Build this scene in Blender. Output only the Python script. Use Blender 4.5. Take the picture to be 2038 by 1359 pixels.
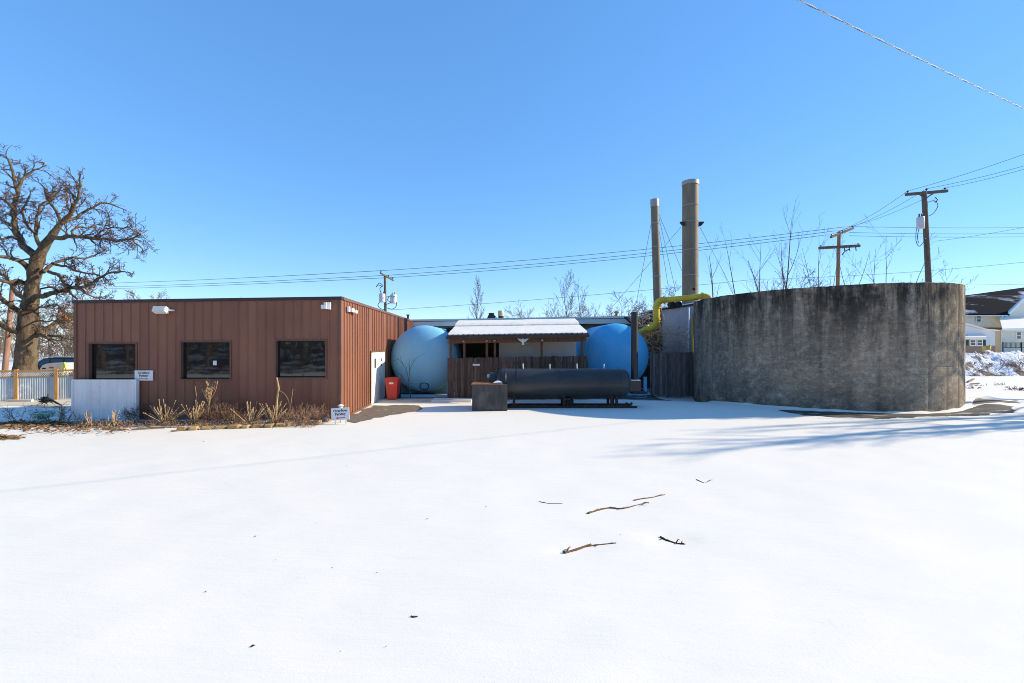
import bpy, bmesh, math, random
from mathutils import Vector, Matrix, noise as mnoise

# ------------------------------------------------------------------ camera, sky, sun, exposure
scene = bpy.context.scene
for o in list(bpy.data.objects):
    bpy.data.objects.remove(o)
COL = scene.collection
F = 905.8            # focal length in pixels of the 2038 px wide photograph (16 mm on full frame)
EYE = 2.4
HZ = 684.0
R = math.radians

cam = bpy.data.cameras.new('camera')
cam.lens = 16.0
cam.sensor_width = 36.0
cam.shift_y = 0.0022
cam.clip_end = 6000
camo = bpy.data.objects.new('camera', cam)
camo.location = (0, 0, EYE)
camo.rotation_euler = (R(90), 0, 0)
COL.objects.link(camo)
scene.camera = camo

SUN_EL, SUN_AZ = R(26.0), R(81.5)        # azimuth from +Y towards +X
world = bpy.data.worlds.new('World')
scene.world = world
world.use_nodes = True
wn, wl = world.node_tree.nodes, world.node_tree.links
bg = wn['Background']
sky = wn.new('ShaderNodeTexSky')
sky.sky_type = 'NISHITA'
sky.sun_disc = False
sky.sun_elevation = SUN_EL
sky.sun_rotation = SUN_AZ
sky.altitude = 2000
sky.air_density = 1.0
sky.dust_density = 0.0
sky.ozone_density = 6.0
sky_gamma = wn.new('ShaderNodeGamma')
sky_gamma.inputs[1].default_value = 0.5
wl.new(sky.outputs[0], sky_gamma.inputs['Color'])
sky_sat = wn.new('ShaderNodeHueSaturation')
sky_sat.inputs['Saturation'].default_value = 1.5
sky_sat.inputs['Hue'].default_value = 0.508
wl.new(sky_gamma.outputs[0], sky_sat.inputs['Color'])
wl.new(sky_sat.outputs[0], bg.inputs[0])
bg.inputs[1].default_value = 0.15

sd = bpy.data.lights.new('sun', 'SUN')
sd.energy = 2.0
sd.angle = R(0.6)
sd.color = (1.0, 0.87, 0.65)
so = bpy.data.objects.new('sun', sd)
SUNV = Vector((math.cos(SUN_EL) * math.sin(SUN_AZ), math.cos(SUN_EL) * math.cos(SUN_AZ), math.sin(SUN_EL)))
so.rotation_euler = SUNV.to_track_quat('Z', 'Y').to_euler()
so.location = SUNV * 60
COL.objects.link(so)

vs = scene.view_settings
vs.view_transform = 'Standard'
vs.look = 'None'
vs.gamma = 1.0
vs.use_curve_mapping = False
vs.exposure = 1.86
scene.cycles.use_denoising = True
scene.cycles.filter_width = 1.0
scene.cycles.max_bounces = 6
scene.cycles.transparent_max_bounces = 8

# ------------------------------------------------------------------ helpers
rng = random.Random(7)

def P(px, py, Y):
    """pixel of the photograph at depth Y -> point"""
    return Vector(((px - 1019.0) / F * Y, Y, EYE - (py - HZ) / F * Y))

def PX(px, Y):
    return (px - 1019.0) / F * Y

def PZ(py, Y):
    return EYE - (py - HZ) / F * Y

def gy(py):
    return F * EYE / (py - HZ)

class MB:
    """collects shapes, build() links them as one mesh object"""
    def __init__(self):
        self.v, self.f = [], []
    def add(self, vs_, fs_):
        o = len(self.v)
        self.v += [tuple(p) for p in vs_]
        self.f += [tuple(i + o for i in f) for f in fs_]
        return self
    def box(self, x0, x1, y0, y1, z0, z1, rot=None, at=None):
        vs_ = [Vector((x, y, z)) for z in (z0, z1) for y in (y0, y1) for x in (x0, x1)]
        if rot is not None:
            vs_ = [rot @ p for p in vs_]
        if at is not None:
            vs_ = [p + Vector(at) for p in vs_]
        return self.add(vs_, [(0, 2, 3, 1), (4, 5, 7, 6), (0, 1, 5, 4), (2, 6, 7, 3), (0, 4, 6, 2), (1, 3, 7, 5)])
    def hexa(self, b, t):
        """8 corners: bottom ring (4, ccw from above) and top ring"""
        return self.add(list(b) + list(t), [(3, 2, 1, 0), (4, 5, 6, 7), (0, 1, 5, 4), (1, 2, 6, 5), (2, 3, 7, 6), (3, 0, 4, 7)])
    def bar(self, a, b, w, h, up=(0, 0, 1)):
        a, b = Vector(a), Vector(b)
        d = (b - a)
        L = d.length
        d.normalize()
        u = Vector(up)
        s = d.cross(u)
        if s.length < 1e-4:
            s = d.cross(Vector((0, 1, 0)))
        s.normalize()
        u = s.cross(d)
        c = lambda p: [p - s * w / 2 - u * h / 2, p + s * w / 2 - u * h / 2, p + s * w / 2 + u * h / 2, p - s * w / 2 + u * h / 2]
        return self.add(c(a) + c(b), [(0, 1, 2, 3), (7, 6, 5, 4), (0, 4, 5, 1), (1, 5, 6, 2), (2, 6, 7, 3), (3, 7, 4, 0)])
    def tube(self, pts, rad, n=8, cap=True):
        pts = [Vector(p) for p in pts]
        if not isinstance(rad, (list, tuple)):
            rad = [rad] * len(pts)
        rings = []
        ref = None
        for i, p in enumerate(pts):
            d = (pts[min(i + 1, len(pts) - 1)] - pts[max(i - 1, 0)])
            if d.length < 1e-9:
                d = Vector((0, 0, 1))
            d.normalize()
            if ref is None:
                ref = d.orthogonal().normalized()
            else:
                ref = ref - d * ref.dot(d)
                ref = ref.normalized() if ref.length > 1e-6 else d.orthogonal().normalized()
            s = d.cross(ref)
            r = rad[i]
            rings.append([p + (ref * math.cos(2 * math.pi * k / n) + s * math.sin(2 * math.pi * k / n)) * r for k in range(n)])
        vs_ = [q for ring in rings for q in ring]
        fs_ = []
        for i in range(len(rings) - 1):
            for k in range(n):
                a, b = i * n + k, i * n + (k + 1) % n
                fs_.append((a, b, b + n, a + n))
        if cap:
            fs_.append(tuple(reversed(range(n))))
            fs_.append(tuple(range((len(rings) - 1) * n, len(rings) * n)))
        return self.add(vs_, fs_)
    def lathe(self, prof, origin, axis=(0, 0, 1), n=32):
        """prof: (distance along the axis, radius)"""
        ax = Vector(axis).normalized()
        u = ax.orthogonal().normalized()
        w = ax.cross(u)
        o = Vector(origin)
        vs_, fs_ = [], []
        for (t, r) in prof:
            for k in range(n):
                a = 2 * math.pi * k / n
                vs_.append(o + ax * t + (u * math.cos(a) + w * math.sin(a)) * max(r, 1e-4))
        for i in range(len(prof) - 1):
            for k in range(n):
                a, b = i * n + k, i * n + (k + 1) % n
                fs_.append((a, b, b + n, a + n))
        return self.add(vs_, fs_)
    def poly(self, pts):
        return self.add(pts, [tuple(range(len(pts)))])
    def prism(self, pts, d):
        """polygon extruded by vector d"""
        n = len(pts)
        d = Vector(d)
        a = [Vector(p) for p in pts]
        b = [p + d for p in a]
        return self.add(a + b, [tuple(reversed(range(n))), tuple(range(n, 2 * n))] + [(i, (i + 1) % n, (i + 1) % n + n, i + n) for i in range(n)])
    def build(self, name, mat, parent=None, smooth=False, sharp=None):
        org = Vector((0, 0, 0))
        q = parent
        while q is not None:
            org += Vector(q.location)
            q = q.parent
        me = bpy.data.meshes.new(name)
        me.from_pydata([(x - org.x, y - org.y, z - org.z) for x, y, z in self.v], [], self.f)
        me.validate()
        bm = bmesh.new()
        bm.from_mesh(me)
        bmesh.ops.recalc_face_normals(bm, faces=bm.faces)
        bm.to_mesh(me)
        bm.free()
        if smooth:
            me.polygons.foreach_set('use_smooth', [True] * len(me.polygons))
            if sharp is not None:
                me.set_sharp_from_angle(angle=R(sharp))
        me.materials.append(mat)
        o = bpy.data.objects.new(name, me)
        COL.objects.link(o)
        if parent is not None:
            o.parent = parent
        return o

def tag(o, label=None, cat=None, group=None, kind=None):
    if label: o['label'] = label
    if cat: o['category'] = cat
    if group: o['group'] = group
    if kind: o['kind'] = kind
    return o

def thing(name, loc, label, cat, group=None):
    o = bpy.data.objects.new(name, None)
    o.empty_display_size = 0.2
    o.location = loc
    COL.objects.link(o)
    return tag(o, label, cat, group)

def copy_tree(o, parent=None):
    c = o.copy()
    COL.objects.link(c)
    c.parent = parent
    for ch in list(o.children):
        copy_tree(ch, c)
    return c

def fbm(x, y, z=0.0, oct_=3):
    s, a = 0.0, 1.0
    for _ in range(oct_):
        s += a * mnoise.noise(Vector((x, y, z)))
        x, y, z, a = x * 2.03, y * 2.03, z * 2.03 + 11.3, a * 0.5
    return s

# ------------------------------------------------------------------ materials
def mat(name, col, rough=0.8, col2=None, scale=3.0, detail=6.0, stretch=(1, 1, 1), lo=0.35, hi=0.65, bump=0.0, bscale=None, bdist=0.02,
        metal=0.0, spec=0.3, rnd=0.0, col3=None, scale3=1.0, lo3=0.5, hi3=0.7, stretch3=(1, 1, 1), coords='pos', trans=0.0):
    m = bpy.data.materials.new(name)
    m.use_nodes = True
    N, L = m.node_tree.nodes, m.node_tree.links
    b = N['Principled BSDF']
    b.inputs['Roughness'].default_value = rough
    b.inputs['Metallic'].default_value = metal
    b.inputs['Specular IOR Level'].default_value = spec
    if coords == 'pos':
        src = N.new('ShaderNodeNewGeometry').outputs['Position']
    else:
        src = N.new('ShaderNodeTexCoord').outputs['Object']
    c = None
    def noise_fac(sc, st, lo_, hi_, dt):
        mp = N.new('ShaderNodeMapping')
        mp.inputs['Scale'].default_value = st
        L.new(src, mp.inputs['Vector'])
        nz = N.new('ShaderNodeTexNoise')
        nz.inputs['Scale'].default_value = sc
        nz.inputs['Detail'].default_value = dt
        nz.inputs['Roughness'].default_value = 0.6
        L.new(mp.outputs[0], nz.inputs['Vector'])
        mr = N.new('ShaderNodeMapRange')
        mr.inputs[1].default_value = lo_
        mr.inputs[2].default_value = hi_
        L.new(nz.outputs[0], mr.inputs[0])
        return mr.outputs[0]
    def mix(fac, a, bb):
        mx = N.new('ShaderNodeMix')
        mx.data_type = 'RGBA'
        L.new(fac, mx.inputs[0])
        if isinstance(a, tuple): mx.inputs[6].default_value = (*a, 1)
        else: L.new(a, mx.inputs[6])
        if isinstance(bb, tuple): mx.inputs[7].default_value = (*bb, 1)
        else: L.new(bb, mx.inputs[7])
        return mx.outputs[2]
    if col2 is not None:
        c = mix(noise_fac(scale, stretch, lo, hi, detail), tuple(col), tuple(col2))
    if col3 is not None:
        c = mix(noise_fac(scale3, stretch3, lo3, hi3, detail), c if c is not None else tuple(col), tuple(col3))
    if rnd:
        oi = N.new('ShaderNodeObjectInfo')
        mr = N.new('ShaderNodeMapRange')
        mr.inputs[3].default_value = 1 - rnd
        mr.inputs[4].default_value = 1 + rnd
        L.new(oi.outputs['Random'], mr.inputs[0])
        hs = N.new('ShaderNodeHueSaturation')
        L.new(mr.outputs[0], hs.inputs['Value'])
        if c is None: hs.inputs['Color'].default_value = (*col, 1)
        else: L.new(c, hs.inputs['Color'])
        c = hs.outputs[0]
    if c is None:
        b.inputs['Base Color'].default_value = (*col, 1)
    else:
        L.new(c, b.inputs['Base Color'])
    if bump:
        mp = N.new('ShaderNodeMapping')
        mp.inputs['Scale'].default_value = stretch
        L.new(src, mp.inputs['Vector'])
        nz = N.new('ShaderNodeTexNoise')
        nz.inputs['Scale'].default_value = bscale or scale * 6
        nz.inputs['Detail'].default_value = 5
        L.new(mp.outputs[0], nz.inputs['Vector'])
        bp = N.new('ShaderNodeBump')
        bp.inputs['Strength'].default_value = bump
        bp.inputs['Distance'].default_value = bdist
        L.new(nz.outputs[0], bp.inputs['Height'])
        L.new(bp.outputs[0], b.inputs['Normal'])
    return m

M = {}
M['brown'] = mat('brown siding', (0.265, 0.110, 0.064), 0.5, (0.205, 0.085, 0.051), 0.9, stretch=(1, 1, 0.5), bump=0.18, bscale=9, bdist=0.02, spec=0.35, rnd=0.09)
M['brown_trim'] = mat('brown trim', (0.17, 0.085, 0.06), 0.5, (0.14, 0.07, 0.05), 2.0)
M['dark_cap'] = mat('dark roof edge', (0.055, 0.04, 0.045), 0.55, (0.04, 0.03, 0.03), 3.0)
M['galv'] = mat('galvanised sheet', (0.84, 0.83, 0.83), 0.42, (0.70, 0.70, 0.71), 2.2, metal=0.05, spec=0.5, stretch=(1, 1, 0.3), col3=(0.42, 0.36, 0.32), scale3=1.3, lo3=0.62, hi3=0.85)
M['galv_fence'] = mat('weathered galvanised sheet', (0.52, 0.58, 0.62), 0.45, (0.36, 0.42, 0.46), 2.5, metal=0.2, spec=0.5, stretch=(3, 3, 0.4), col3=(0.80, 0.80, 0.80), scale3=1.8, lo3=0.58, hi3=0.7)
M['glass'] = mat('dark window glass', (0.012, 0.013, 0.013), 0.03, spec=1.0, bump=0.03, bscale=1.3, bdist=0.05)
M['win_frame'] = mat('bronze window frame', (0.10, 0.07, 0.055), 0.4, (0.08, 0.055, 0.045), 3)
M['black'] = mat('black rubber', (0.012, 0.012, 0.014), 0.6)
M['door'] = mat('cream steel door', (0.78, 0.76, 0.66), 0.45, (0.72, 0.70, 0.60), 1.5, spec=0.4)
M['metal'] = mat('plain steel', (0.45, 0.45, 0.46), 0.35, metal=0.8)
M['white'] = mat('white paint', (0.80, 0.80, 0.80), 0.5, (0.72, 0.72, 0.71), 3)
M['lens'] = mat('lamp lens', (0.75, 0.73, 0.66), 0.3, (0.66, 0.62, 0.5), 4)
M['letter'] = mat('black lettering', (0.03, 0.03, 0.05), 0.6)
M['letter_red'] = mat('red arrow', (0.55, 0.03, 0.03), 0.6)
M['red_bin'] = mat('red plastic', (0.62, 0.05, 0.03), 0.4, (0.54, 0.045, 0.028), 3, spec=0.4, bump=0.1)
M['blue'] = mat('blue tank paint', (0.25, 0.58, 0.77), 0.42, (0.20, 0.51, 0.71), 1.3, spec=0.35, stretch=(1, 1, 0.4), col3=(0.34, 0.56, 0.72), scale3=0.6, lo3=0.5, hi3=0.8, stretch3=(2, 2, 0.35), bump=0.12, bscale=18, bdist=0.01)
M['blue_deep'] = mat('deeper blue tank paint', (0.065, 0.41, 0.72), 0.42, (0.05, 0.345, 0.64), 1.3, spec=0.35, stretch=(1, 1, 0.4), col3=(0.15, 0.44, 0.72), scale3=0.6, lo3=0.5, hi3=0.8, bump=0.12, bscale=18, bdist=0.01)
M['black_steel'] = mat('black painted steel', (0.026, 0.026, 0.026), 0.40, (0.042, 0.040, 0.037), 2.0, spec=0.5, stretch=(0.5, 1, 1), bump=0.1, bscale=30, bdist=0.01)
M['burnt'] = mat('scorched grey steel', (0.085, 0.08, 0.082), 0.55, (0.04, 0.036, 0.036), 2.6, spec=0.4, stretch=(1.5, 1.5, 0.5), col3=(0.13, 0.115, 0.105), scale3=2.0, lo3=0.55, hi3=0.75, bump=0.2, bscale=20, bdist=0.01)
M['rust'] = mat('rusted steel', (0.30, 0.13, 0.06), 0.85, (0.18, 0.08, 0.04), 5)
M['black_flue'] = mat('sooty black flue', (0.016, 0.015, 0.015), 0.5, (0.028, 0.025, 0.023), 3, stretch=(2, 2, .5), spec=0.4)
M['rail_rust'] = mat('rusty black skid', (0.03, 0.022, 0.02), 0.8, (0.06, 0.03, 0.02), 6)
M['pale_metal'] = mat('pale pipe', (0.55, 0.53, 0.47), 0.5)
M['fence'] = mat('weathered fence wood', (0.15, 0.098, 0.07), 0.9, (0.065, 0.044, 0.033), 3.0, stretch=(9, 9, 0.7), rnd=0.35, bump=0.5, bscale=9, bdist=0.01, col3=(0.17, 0.12, 0.09), scale3=2.4, lo3=0.55, hi3=0.75, stretch3=(8, 8, 0.5))
M['fence_grey'] = mat('grey fence wood', (0.21, 0.175, 0.155), 0.9, (0.10, 0.085, 0.078), 3.0, stretch=(9, 9, 0.7), rnd=0.35, bump=0.5, bscale=9, bdist=0.01)
M['post_wood'] = mat('brown post wood', (0.20, 0.105, 0.06), 0.85, (0.12, 0.06, 0.035), 4, stretch=(4, 4, 0.6))
M['new_wood'] = mat('yellow cedar wood', (0.50, 0.27, 0.10), 0.8, (0.38, 0.19, 0.07), 4, stretch=(5, 5, 0.6))
M['lattice'] = mat('white lattice', (0.82, 0.78, 0.70), 0.6)
M['gutter'] = mat('dark brown gutter', (0.075, 0.05, 0.04), 0.6, (0.05, 0.035, 0.03), 4)
M['tarp'] = mat('pale tarpaulin', (0.55, 0.54, 0.50), 0.7, (0.46, 0.46, 0.43), 1.2, bump=0.1, bscale=4)
M['fascia'] = mat('cream fascia', (0.84, 0.78, 0.68), 0.6, (0.74, 0.68, 0.60), 1.5, stretch=(1, 1, 3))
M['tan_wall'] = mat('tan block wall', (0.30, 0.24, 0.15), 0.85, (0.24, 0.19, 0.12), 2.0)
M['grey_wall'] = mat('grey panel wall', (0.28, 0.27, 0.25), 0.85, (0.22, 0.21, 0.2), 2.0)
M['shed_metal'] = mat('grey corrugated cladding', (0.66, 0.65, 0.67), 0.5, (0.54, 0.54, 0.57), 1.5, metal=0.0, stretch=(1, 1, 0.4), rnd=0.06)
M['chimney'] = mat('weathered stack steel', (0.22, 0.172, 0.118), 0.65, (0.15, 0.12, 0.082), 1.6, stretch=(2, 2, 0.5), col3=(0.16, 0.14, 0.115), scale3=1.2, lo3=0.6, hi3=0.8, stretch3=(3, 3, 0.3))
M['chimney_cap'] = mat('bright flashing', (0.30, 0.29, 0.27), 0.5, metal=0.3)
M['yellow'] = mat('yellow pipe paint', (0.68, 0.47, 0.025), 0.45, (0.50, 0.33, 0.03), 2.5, spec=0.4, col3=(0.32, 0.24, 0.08), scale3=1.7, lo3=0.6, hi3=0.8)
M['asphalt'] = mat('bare asphalt', (0.20, 0.165, 0.125), 0.95, (0.13, 0.108, 0.084), 5, bump=0.5, bscale=60, bdist=0.01, col3=(0.70, 0.68, 0.64), scale3=1.6, lo3=0.66, hi3=0.72)
M['wet_asphalt'] = mat('wet bare asphalt', (0.05, 0.042, 0.034), 0.75, (0.10, 0.082, 0.062), 1.1, stretch=(0.5, 2.5, 1), bump=0.4, bscale=60, bdist=0.01, col3=(0.70, 0.68, 0.64), scale3=1.3, lo3=0.585, hi3=0.64, stretch3=(0.45, 2.2, 1))
M['concrete_pad'] = mat('pale concrete', (0.62, 0.55, 0.42), 0.9, (0.50, 0.44, 0.34), 2, bump=0.2, bscale=40, bdist=0.01)
M['pole'] = mat('pole wood', (0.15, 0.115, 0.09), 0.9, (0.09, 0.07, 0.055), 3, stretch=(4, 4, 0.3))
M['pole_red'] = mat('reddish pole wood', (0.34, 0.19, 0.13), 0.9, (0.24, 0.13, 0.09), 3, stretch=(4, 4, 0.3))
M['transformer'] = mat('transformer grey', (0.58, 0.59, 0.62), 0.4, (0.5, 0.5, 0.53), 2)
M['insulator'] = mat('dark insulator', (0.03, 0.025, 0.03), 0.3)
M['wire'] = mat('wire', (0.05, 0.05, 0.055), 0.5)
M['cable_bare'] = mat('bare aluminium strand', (0.40, 0.40, 0.41), 0.55, metal=0.2)
M['oak_bark'] = mat('oak bark', (0.165, 0.115, 0.07), 0.95, (0.05, 0.036, 0.026), 3.0, stretch=(2, 2, 0.8), bump=0.9, bscale=7, bdist=0.05, col3=(0.14, 0.115, 0.07), scale3=0.9, lo3=0.5, hi3=0.7)
M['oak_twig'] = mat('oak twig', (0.085, 0.06, 0.045), 0.95, (0.055, 0.04, 0.03), 2.0)
M['oak_leaf'] = mat('dead oak leaf', (0.40, 0.16, 0.05), 0.8, (0.22, 0.10, 0.05), 1.4)
M['bark'] = mat('grey bark', (0.16, 0.13, 0.11), 0.95, (0.10, 0.08, 0.07), 3, stretch=(2, 2, 0.6))
M['twig'] = mat('bare twig', (0.155, 0.115, 0.095), 0.95, (0.10, 0.075, 0.065), 2)
M['vine'] = mat('dead vine', (0.58, 0.45, 0.31), 0.9, (0.38, 0.26, 0.17), 3)
M['straw'] = mat('dry stalk', (0.52, 0.36, 0.19), 0.9, (0.38, 0.24, 0.12), 5)
M['brush'] = mat('brown brush', (0.22, 0.125, 0.08), 0.9, (0.15, 0.085, 0.055), 5)
M['brush_lit'] = mat('sunlit brush', (0.32, 0.20, 0.125), 0.9, (0.22, 0.13, 0.08), 5)  # lighter copy of the brush, sunlight put into its colour
M['litter'] = mat('dead leaf litter', (0.30, 0.17, 0.075), 0.9, (0.18, 0.10, 0.05), 6, rnd=0.2)
M['stone'] = mat('tan edging stone', (0.46, 0.30, 0.13), 0.9, (0.34, 0.21, 0.09), 4, rnd=0.22, bump=0.4, bscale=18, bdist=0.01)
M['urn'] = mat('verdigris urn', (0.16, 0.46, 0.40), 0.6, (0.52, 0.70, 0.62), 9)
M['dark_fronds'] = mat('blackened foliage', (0.018, 0.022, 0.02), 0.7)
M['suv'] = mat('dark car paint', (0.016, 0.017, 0.022), 0.45, spec=0.25)
M['suv_glass'] = mat('car glass', (0.03, 0.055, 0.065), 0.12, spec=0.5)
M['tyre'] = mat('tyre', (0.02, 0.02, 0.02), 0.8)
M['cream_tarp'] = mat('cream tarpaulin', (0.72, 0.60, 0.46), 0.7, (0.62, 0.50, 0.38), 2)
M['lime'] = mat('yellow frame', (0.66, 0.62, 0.06), 0.5)
M['house_siding'] = mat('cream lap siding', (0.78, 0.73, 0.60), 0.7, (0.72, 0.67, 0.55), 0.6)
M['house_white'] = mat('white lap siding', (0.72, 0.70, 0.70), 0.7, (0.66, 0.64, 0.64), 0.6)
M['house_trim'] = mat('white trim', (0.82, 0.82, 0.82), 0.6)
M['brick'] = mat('tan brick', (0.32, 0.22, 0.17), 0.9, (0.24, 0.16, 0.12), 6)
M['shingle'] = mat('dark shingle with frost', (0.011, 0.014, 0.020), 0.9, (0.45, 0.50, 0.62), 0.30, detail=9, stretch=(0.5, 1.0, 1.6), lo=0.55, hi=0.66, spec=0.02)
M['shutter'] = mat('dark green shutter', (0.02, 0.05, 0.04), 0.6)
M['stick_bark'] = mat('fallen stick bark', (0.20, 0.115, 0.06), 0.9, (0.09, 0.05, 0.035), 14, bump=0.6, bscale=60, bdist=0.01)
M['stick_dark'] = mat('dark rotten stick', (0.05, 0.03, 0.025), 0.9, (0.03, 0.02, 0.02), 20, bump=0.6, bscale=60, bdist=0.01)
M['vent_dark'] = mat('black roof vent', (0.03, 0.028, 0.028), 0.7)
M['vent_tan'] = mat('tan vent pipe', (0.55, 0.47, 0.30), 0.5, (0.42, 0.34, 0.2), 3)
M['interior_shade'] = mat('dark interior', (0.03, 0.025, 0.022), 0.9)  # near-black, the shade of interiors put into the wall colour

def snow_mat():
    m = bpy.data.materials.new('snow')
    m.use_nodes = True
    N, L = m.node_tree.nodes, m.node_tree.links
    b = N['Principled BSDF']
    b.inputs['Roughness'].default_value = 0.65
    b.inputs['Specular IOR Level'].default_value = 0.2
    g = N.new('ShaderNodeNewGeometry')
    # slight cream / blue-grey drift in tone
    n0 = N.new('ShaderNodeTexNoise'); n0.inputs['Scale'].default_value = 0.25; n0.inputs['Detail'].default_value = 4
    L.new(g.outputs['Position'], n0.inputs['Vector'])
    mx = N.new('ShaderNodeMix'); mx.data_type = 'RGBA'
    mx.inputs[6].default_value = (0.795, 0.745, 0.655, 1); mx.inputs[7].default_value = (0.835, 0.785, 0.69, 1)
    L.new(n0.outputs[0], mx.inputs[0]); L.new(mx.outputs[2], b.inputs['Base Color'])
    # wind ripples (stretched), crust and grain
    mp = N.new('ShaderNodeMapping'); mp.inputs['Rotation'].default_value = (0, 0, R(28)); mp.inputs['Scale'].default_value = (0.7, 3.2, 1)
    L.new(g.outputs['Position'], mp.inputs['Vector'])
    n1 = N.new('ShaderNodeTexNoise'); n1.inputs['Scale'].default_value = 1.1; n1.inputs['Detail'].default_value = 7; n1.inputs['Roughness'].default_value = 0.55
    L.new(mp.outputs[0], n1.inputs['Vector'])
    n2 = N.new('ShaderNodeTexNoise'); n2.inputs['Scale'].default_value = 45; n2.inputs['Detail'].default_value = 6; n2.inputs['Roughness'].default_value = 0.7
    L.new(g.outputs['Position'], n2.inputs['Vector'])
    b1 = N.new('ShaderNodeBump'); b1.inputs['Strength'].default_value = 0.30; b1.inputs['Distance'].default_value = 0.05
    L.new(n1.outputs[0], b1.inputs['Height'])
    b2 = N.new('ShaderNodeBump'); b2.inputs['Strength'].default_value = 0.28; b2.inputs['Distance'].default_value = 0.008
    L.new(n2.outputs[0], b2.inputs['Height']); L.new(b1.outputs[0], b2.inputs['Normal'])
    L.new(b2.outputs[0], b.inputs['Normal'])
    return m
M['snow'] = snow_mat()

TCX, TCY, TR = 13.62, 20.72, 4.98      # concrete tank centre and radius

def concrete_mat():
    m = bpy.data.materials.new('stained concrete')
    m.use_nodes = True
    N, L = m.node_tree.nodes, m.node_tree.links
    b = N['Principled BSDF']
    b.inputs['Roughness'].default_value = 0.92
    b.inputs['Specular IOR Level'].default_value = 0.15
    g = N.new('ShaderNodeNewGeometry')
    s = N.new('ShaderNodeSeparateXYZ'); L.new(g.outputs['Position'], s.inputs[0])
    def math_(op, a, c):
        n = N.new('ShaderNodeMath'); n.operation = op
        for i, q in enumerate((a, c)):
            if isinstance(q, (int, float)): n.inputs[i].default_value = q
            else: L.new(q, n.inputs[i])
        return n.outputs[0]
    ang = math_('ARCTAN2', math_('SUBTRACT', s.outputs[0], TCX), math_('SUBTRACT', TCY, s.outputs[1]))
    u = math_('MULTIPLY', ang, TR)
    cb = N.new('ShaderNodeCombineXYZ'); L.new(u, cb.inputs[0]); L.new(s.outputs[2], cb.inputs[1])
    def nz(sx, sy, sc, dt, lo, hi, rgh=0.62, off=0.0):
        mp = N.new('ShaderNodeMapping'); mp.inputs['Scale'].default_value = (sx, sy, 1); mp.inputs['Location'].default_value = (off, off * 1.7, off)
        L.new(cb.outputs[0], mp.inputs['Vector'])
        n = N.new('ShaderNodeTexNoise'); n.inputs['Scale'].default_value = sc; n.inputs['Detail'].default_value = dt; n.inputs['Roughness'].default_value = rgh
        L.new(mp.outputs[0], n.inputs['Vector'])
        mr = N.new('ShaderNodeMapRange'); mr.inputs[1].default_value = lo; mr.inputs[2].default_value = hi
        L.new(n.outputs[0], mr.inputs[0])
        return mr.outputs[0], n.outputs[0]
    def mix(fac, a, c):
        mx = N.new('ShaderNodeMix'); mx.data_type = 'RGBA'
        L.new(fac, mx.inputs[0])
        for i, q in ((6, a), (7, c)):
            if isinstance(q, tuple): mx.inputs[i].default_value = (*q, 1)
            else: L.new(q, mx.inputs[i])
        return mx.outputs[2]
    c = mix(nz(1, 1, 0.8, 9, 0.35, 0.65)[0], (0.35, 0.262, 0.178), (0.235, 0.19, 0.142))
    oi = N.new('ShaderNodeObjectInfo')
    hs = N.new('ShaderNodeHueSaturation')
    L.new(c, hs.inputs['Color'])
    mr_ = N.new('ShaderNodeMapRange'); mr_.inputs[3].default_value = 0.86; mr_.inputs[4].default_value = 1.12
    L.new(oi.outputs['Random'], mr_.inputs[0]); L.new(mr_.outputs[0], hs.inputs['Value'])
    c = hs.outputs[0]
    # fine pale scaling and dark pitting, then faint board marks
    c = mix(math_('MULTIPLY', nz(1, 1.3, 4.2, 12, 0.50, 0.64, 0.78, 3.1)[0], 0.72), c, (0.60, 0.50, 0.385))
    c = mix(math_('MULTIPLY', nz(1, 1.2, 1.1, 10, 0.54, 0.70, 0.75, 13.1)[0], 0.62), c, (0.62, 0.53, 0.415))
    c = mix(math_('MULTIPLY', nz(1.2, 1.0, 5.5, 10, 0.50, 0.66, 0.78, 31.0)[0], 0.65), c, (0.10, 0.078, 0.055))
    c = mix(math_('MULTIPLY', nz(0.6, 5.5, 2.2, 8, 0.50, 0.68, 0.7, 8.0)[0], 0.30), c, (0.10, 0.082, 0.06))
    # dark smears bleeding from the vertical form joints
    uu = math_('DIVIDE', u, 2 * math.pi * TR / 36)
    fr = math_('ABSOLUTE', math_('SUBTRACT', math_('FRACT', math_('ADD', uu, 100.0), 0), 0.5), 0)
    jm = N.new('ShaderNodeMapRange'); jm.inputs[1].default_value = 0.36; jm.inputs[2].default_value = 0.5
    L.new(fr, jm.inputs[0])
    js, _ = nz(1.6, 0.45, 1.0, 9, 0.44, 0.64, 0.75, 44.0)
    c = mix(math_('MULTIPLY', math_('MULTIPLY', js, jm.outputs[0]), 0.55), c, (0.06, 0.05, 0.04))
    # dark weather streaks running down from the rim, fading with depth below it
    top = N.new('ShaderNodeMapRange'); top.inputs[1].default_value = 1.0; top.inputs[2].default_value = 4.2
    L.new(s.outputs[2], top.inputs[0])
    st, _ = nz(2.0, 0.24, 1.3, 9, 0.40, 0.56, 0.72, 5.0)
    c = mix(math_('MULTIPLY', math_('MULTIPLY', st, top.outputs[0]), 0.9), c, (0.028, 0.024, 0.021))
    st2, _ = nz(0.9, 0.6, 1.1, 10, 0.44, 0.56, 0.75, 15.0)
    top2 = N.new('ShaderNodeMapRange'); top2.inputs[1].default_value = 2.6; top2.inputs[2].default_value = 4.0
    L.new(s.outputs[2], top2.inputs[0])
    c = mix(math_('MULTIPLY', math_('MULTIPLY', st2, top2.outputs[0]), 0.85), c, (0.022, 0.02, 0.018))
    # splash staining near the ground
    low = N.new('ShaderNodeMapRange'); low.inputs[1].default_value = 1.3; low.inputs[2].default_value = 0.0
    L.new(s.outputs[2], low.inputs[0])
    sp, _ = nz(1, 1, 1.7, 9, 0.40, 0.62, 0.7, 21.0)
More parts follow.
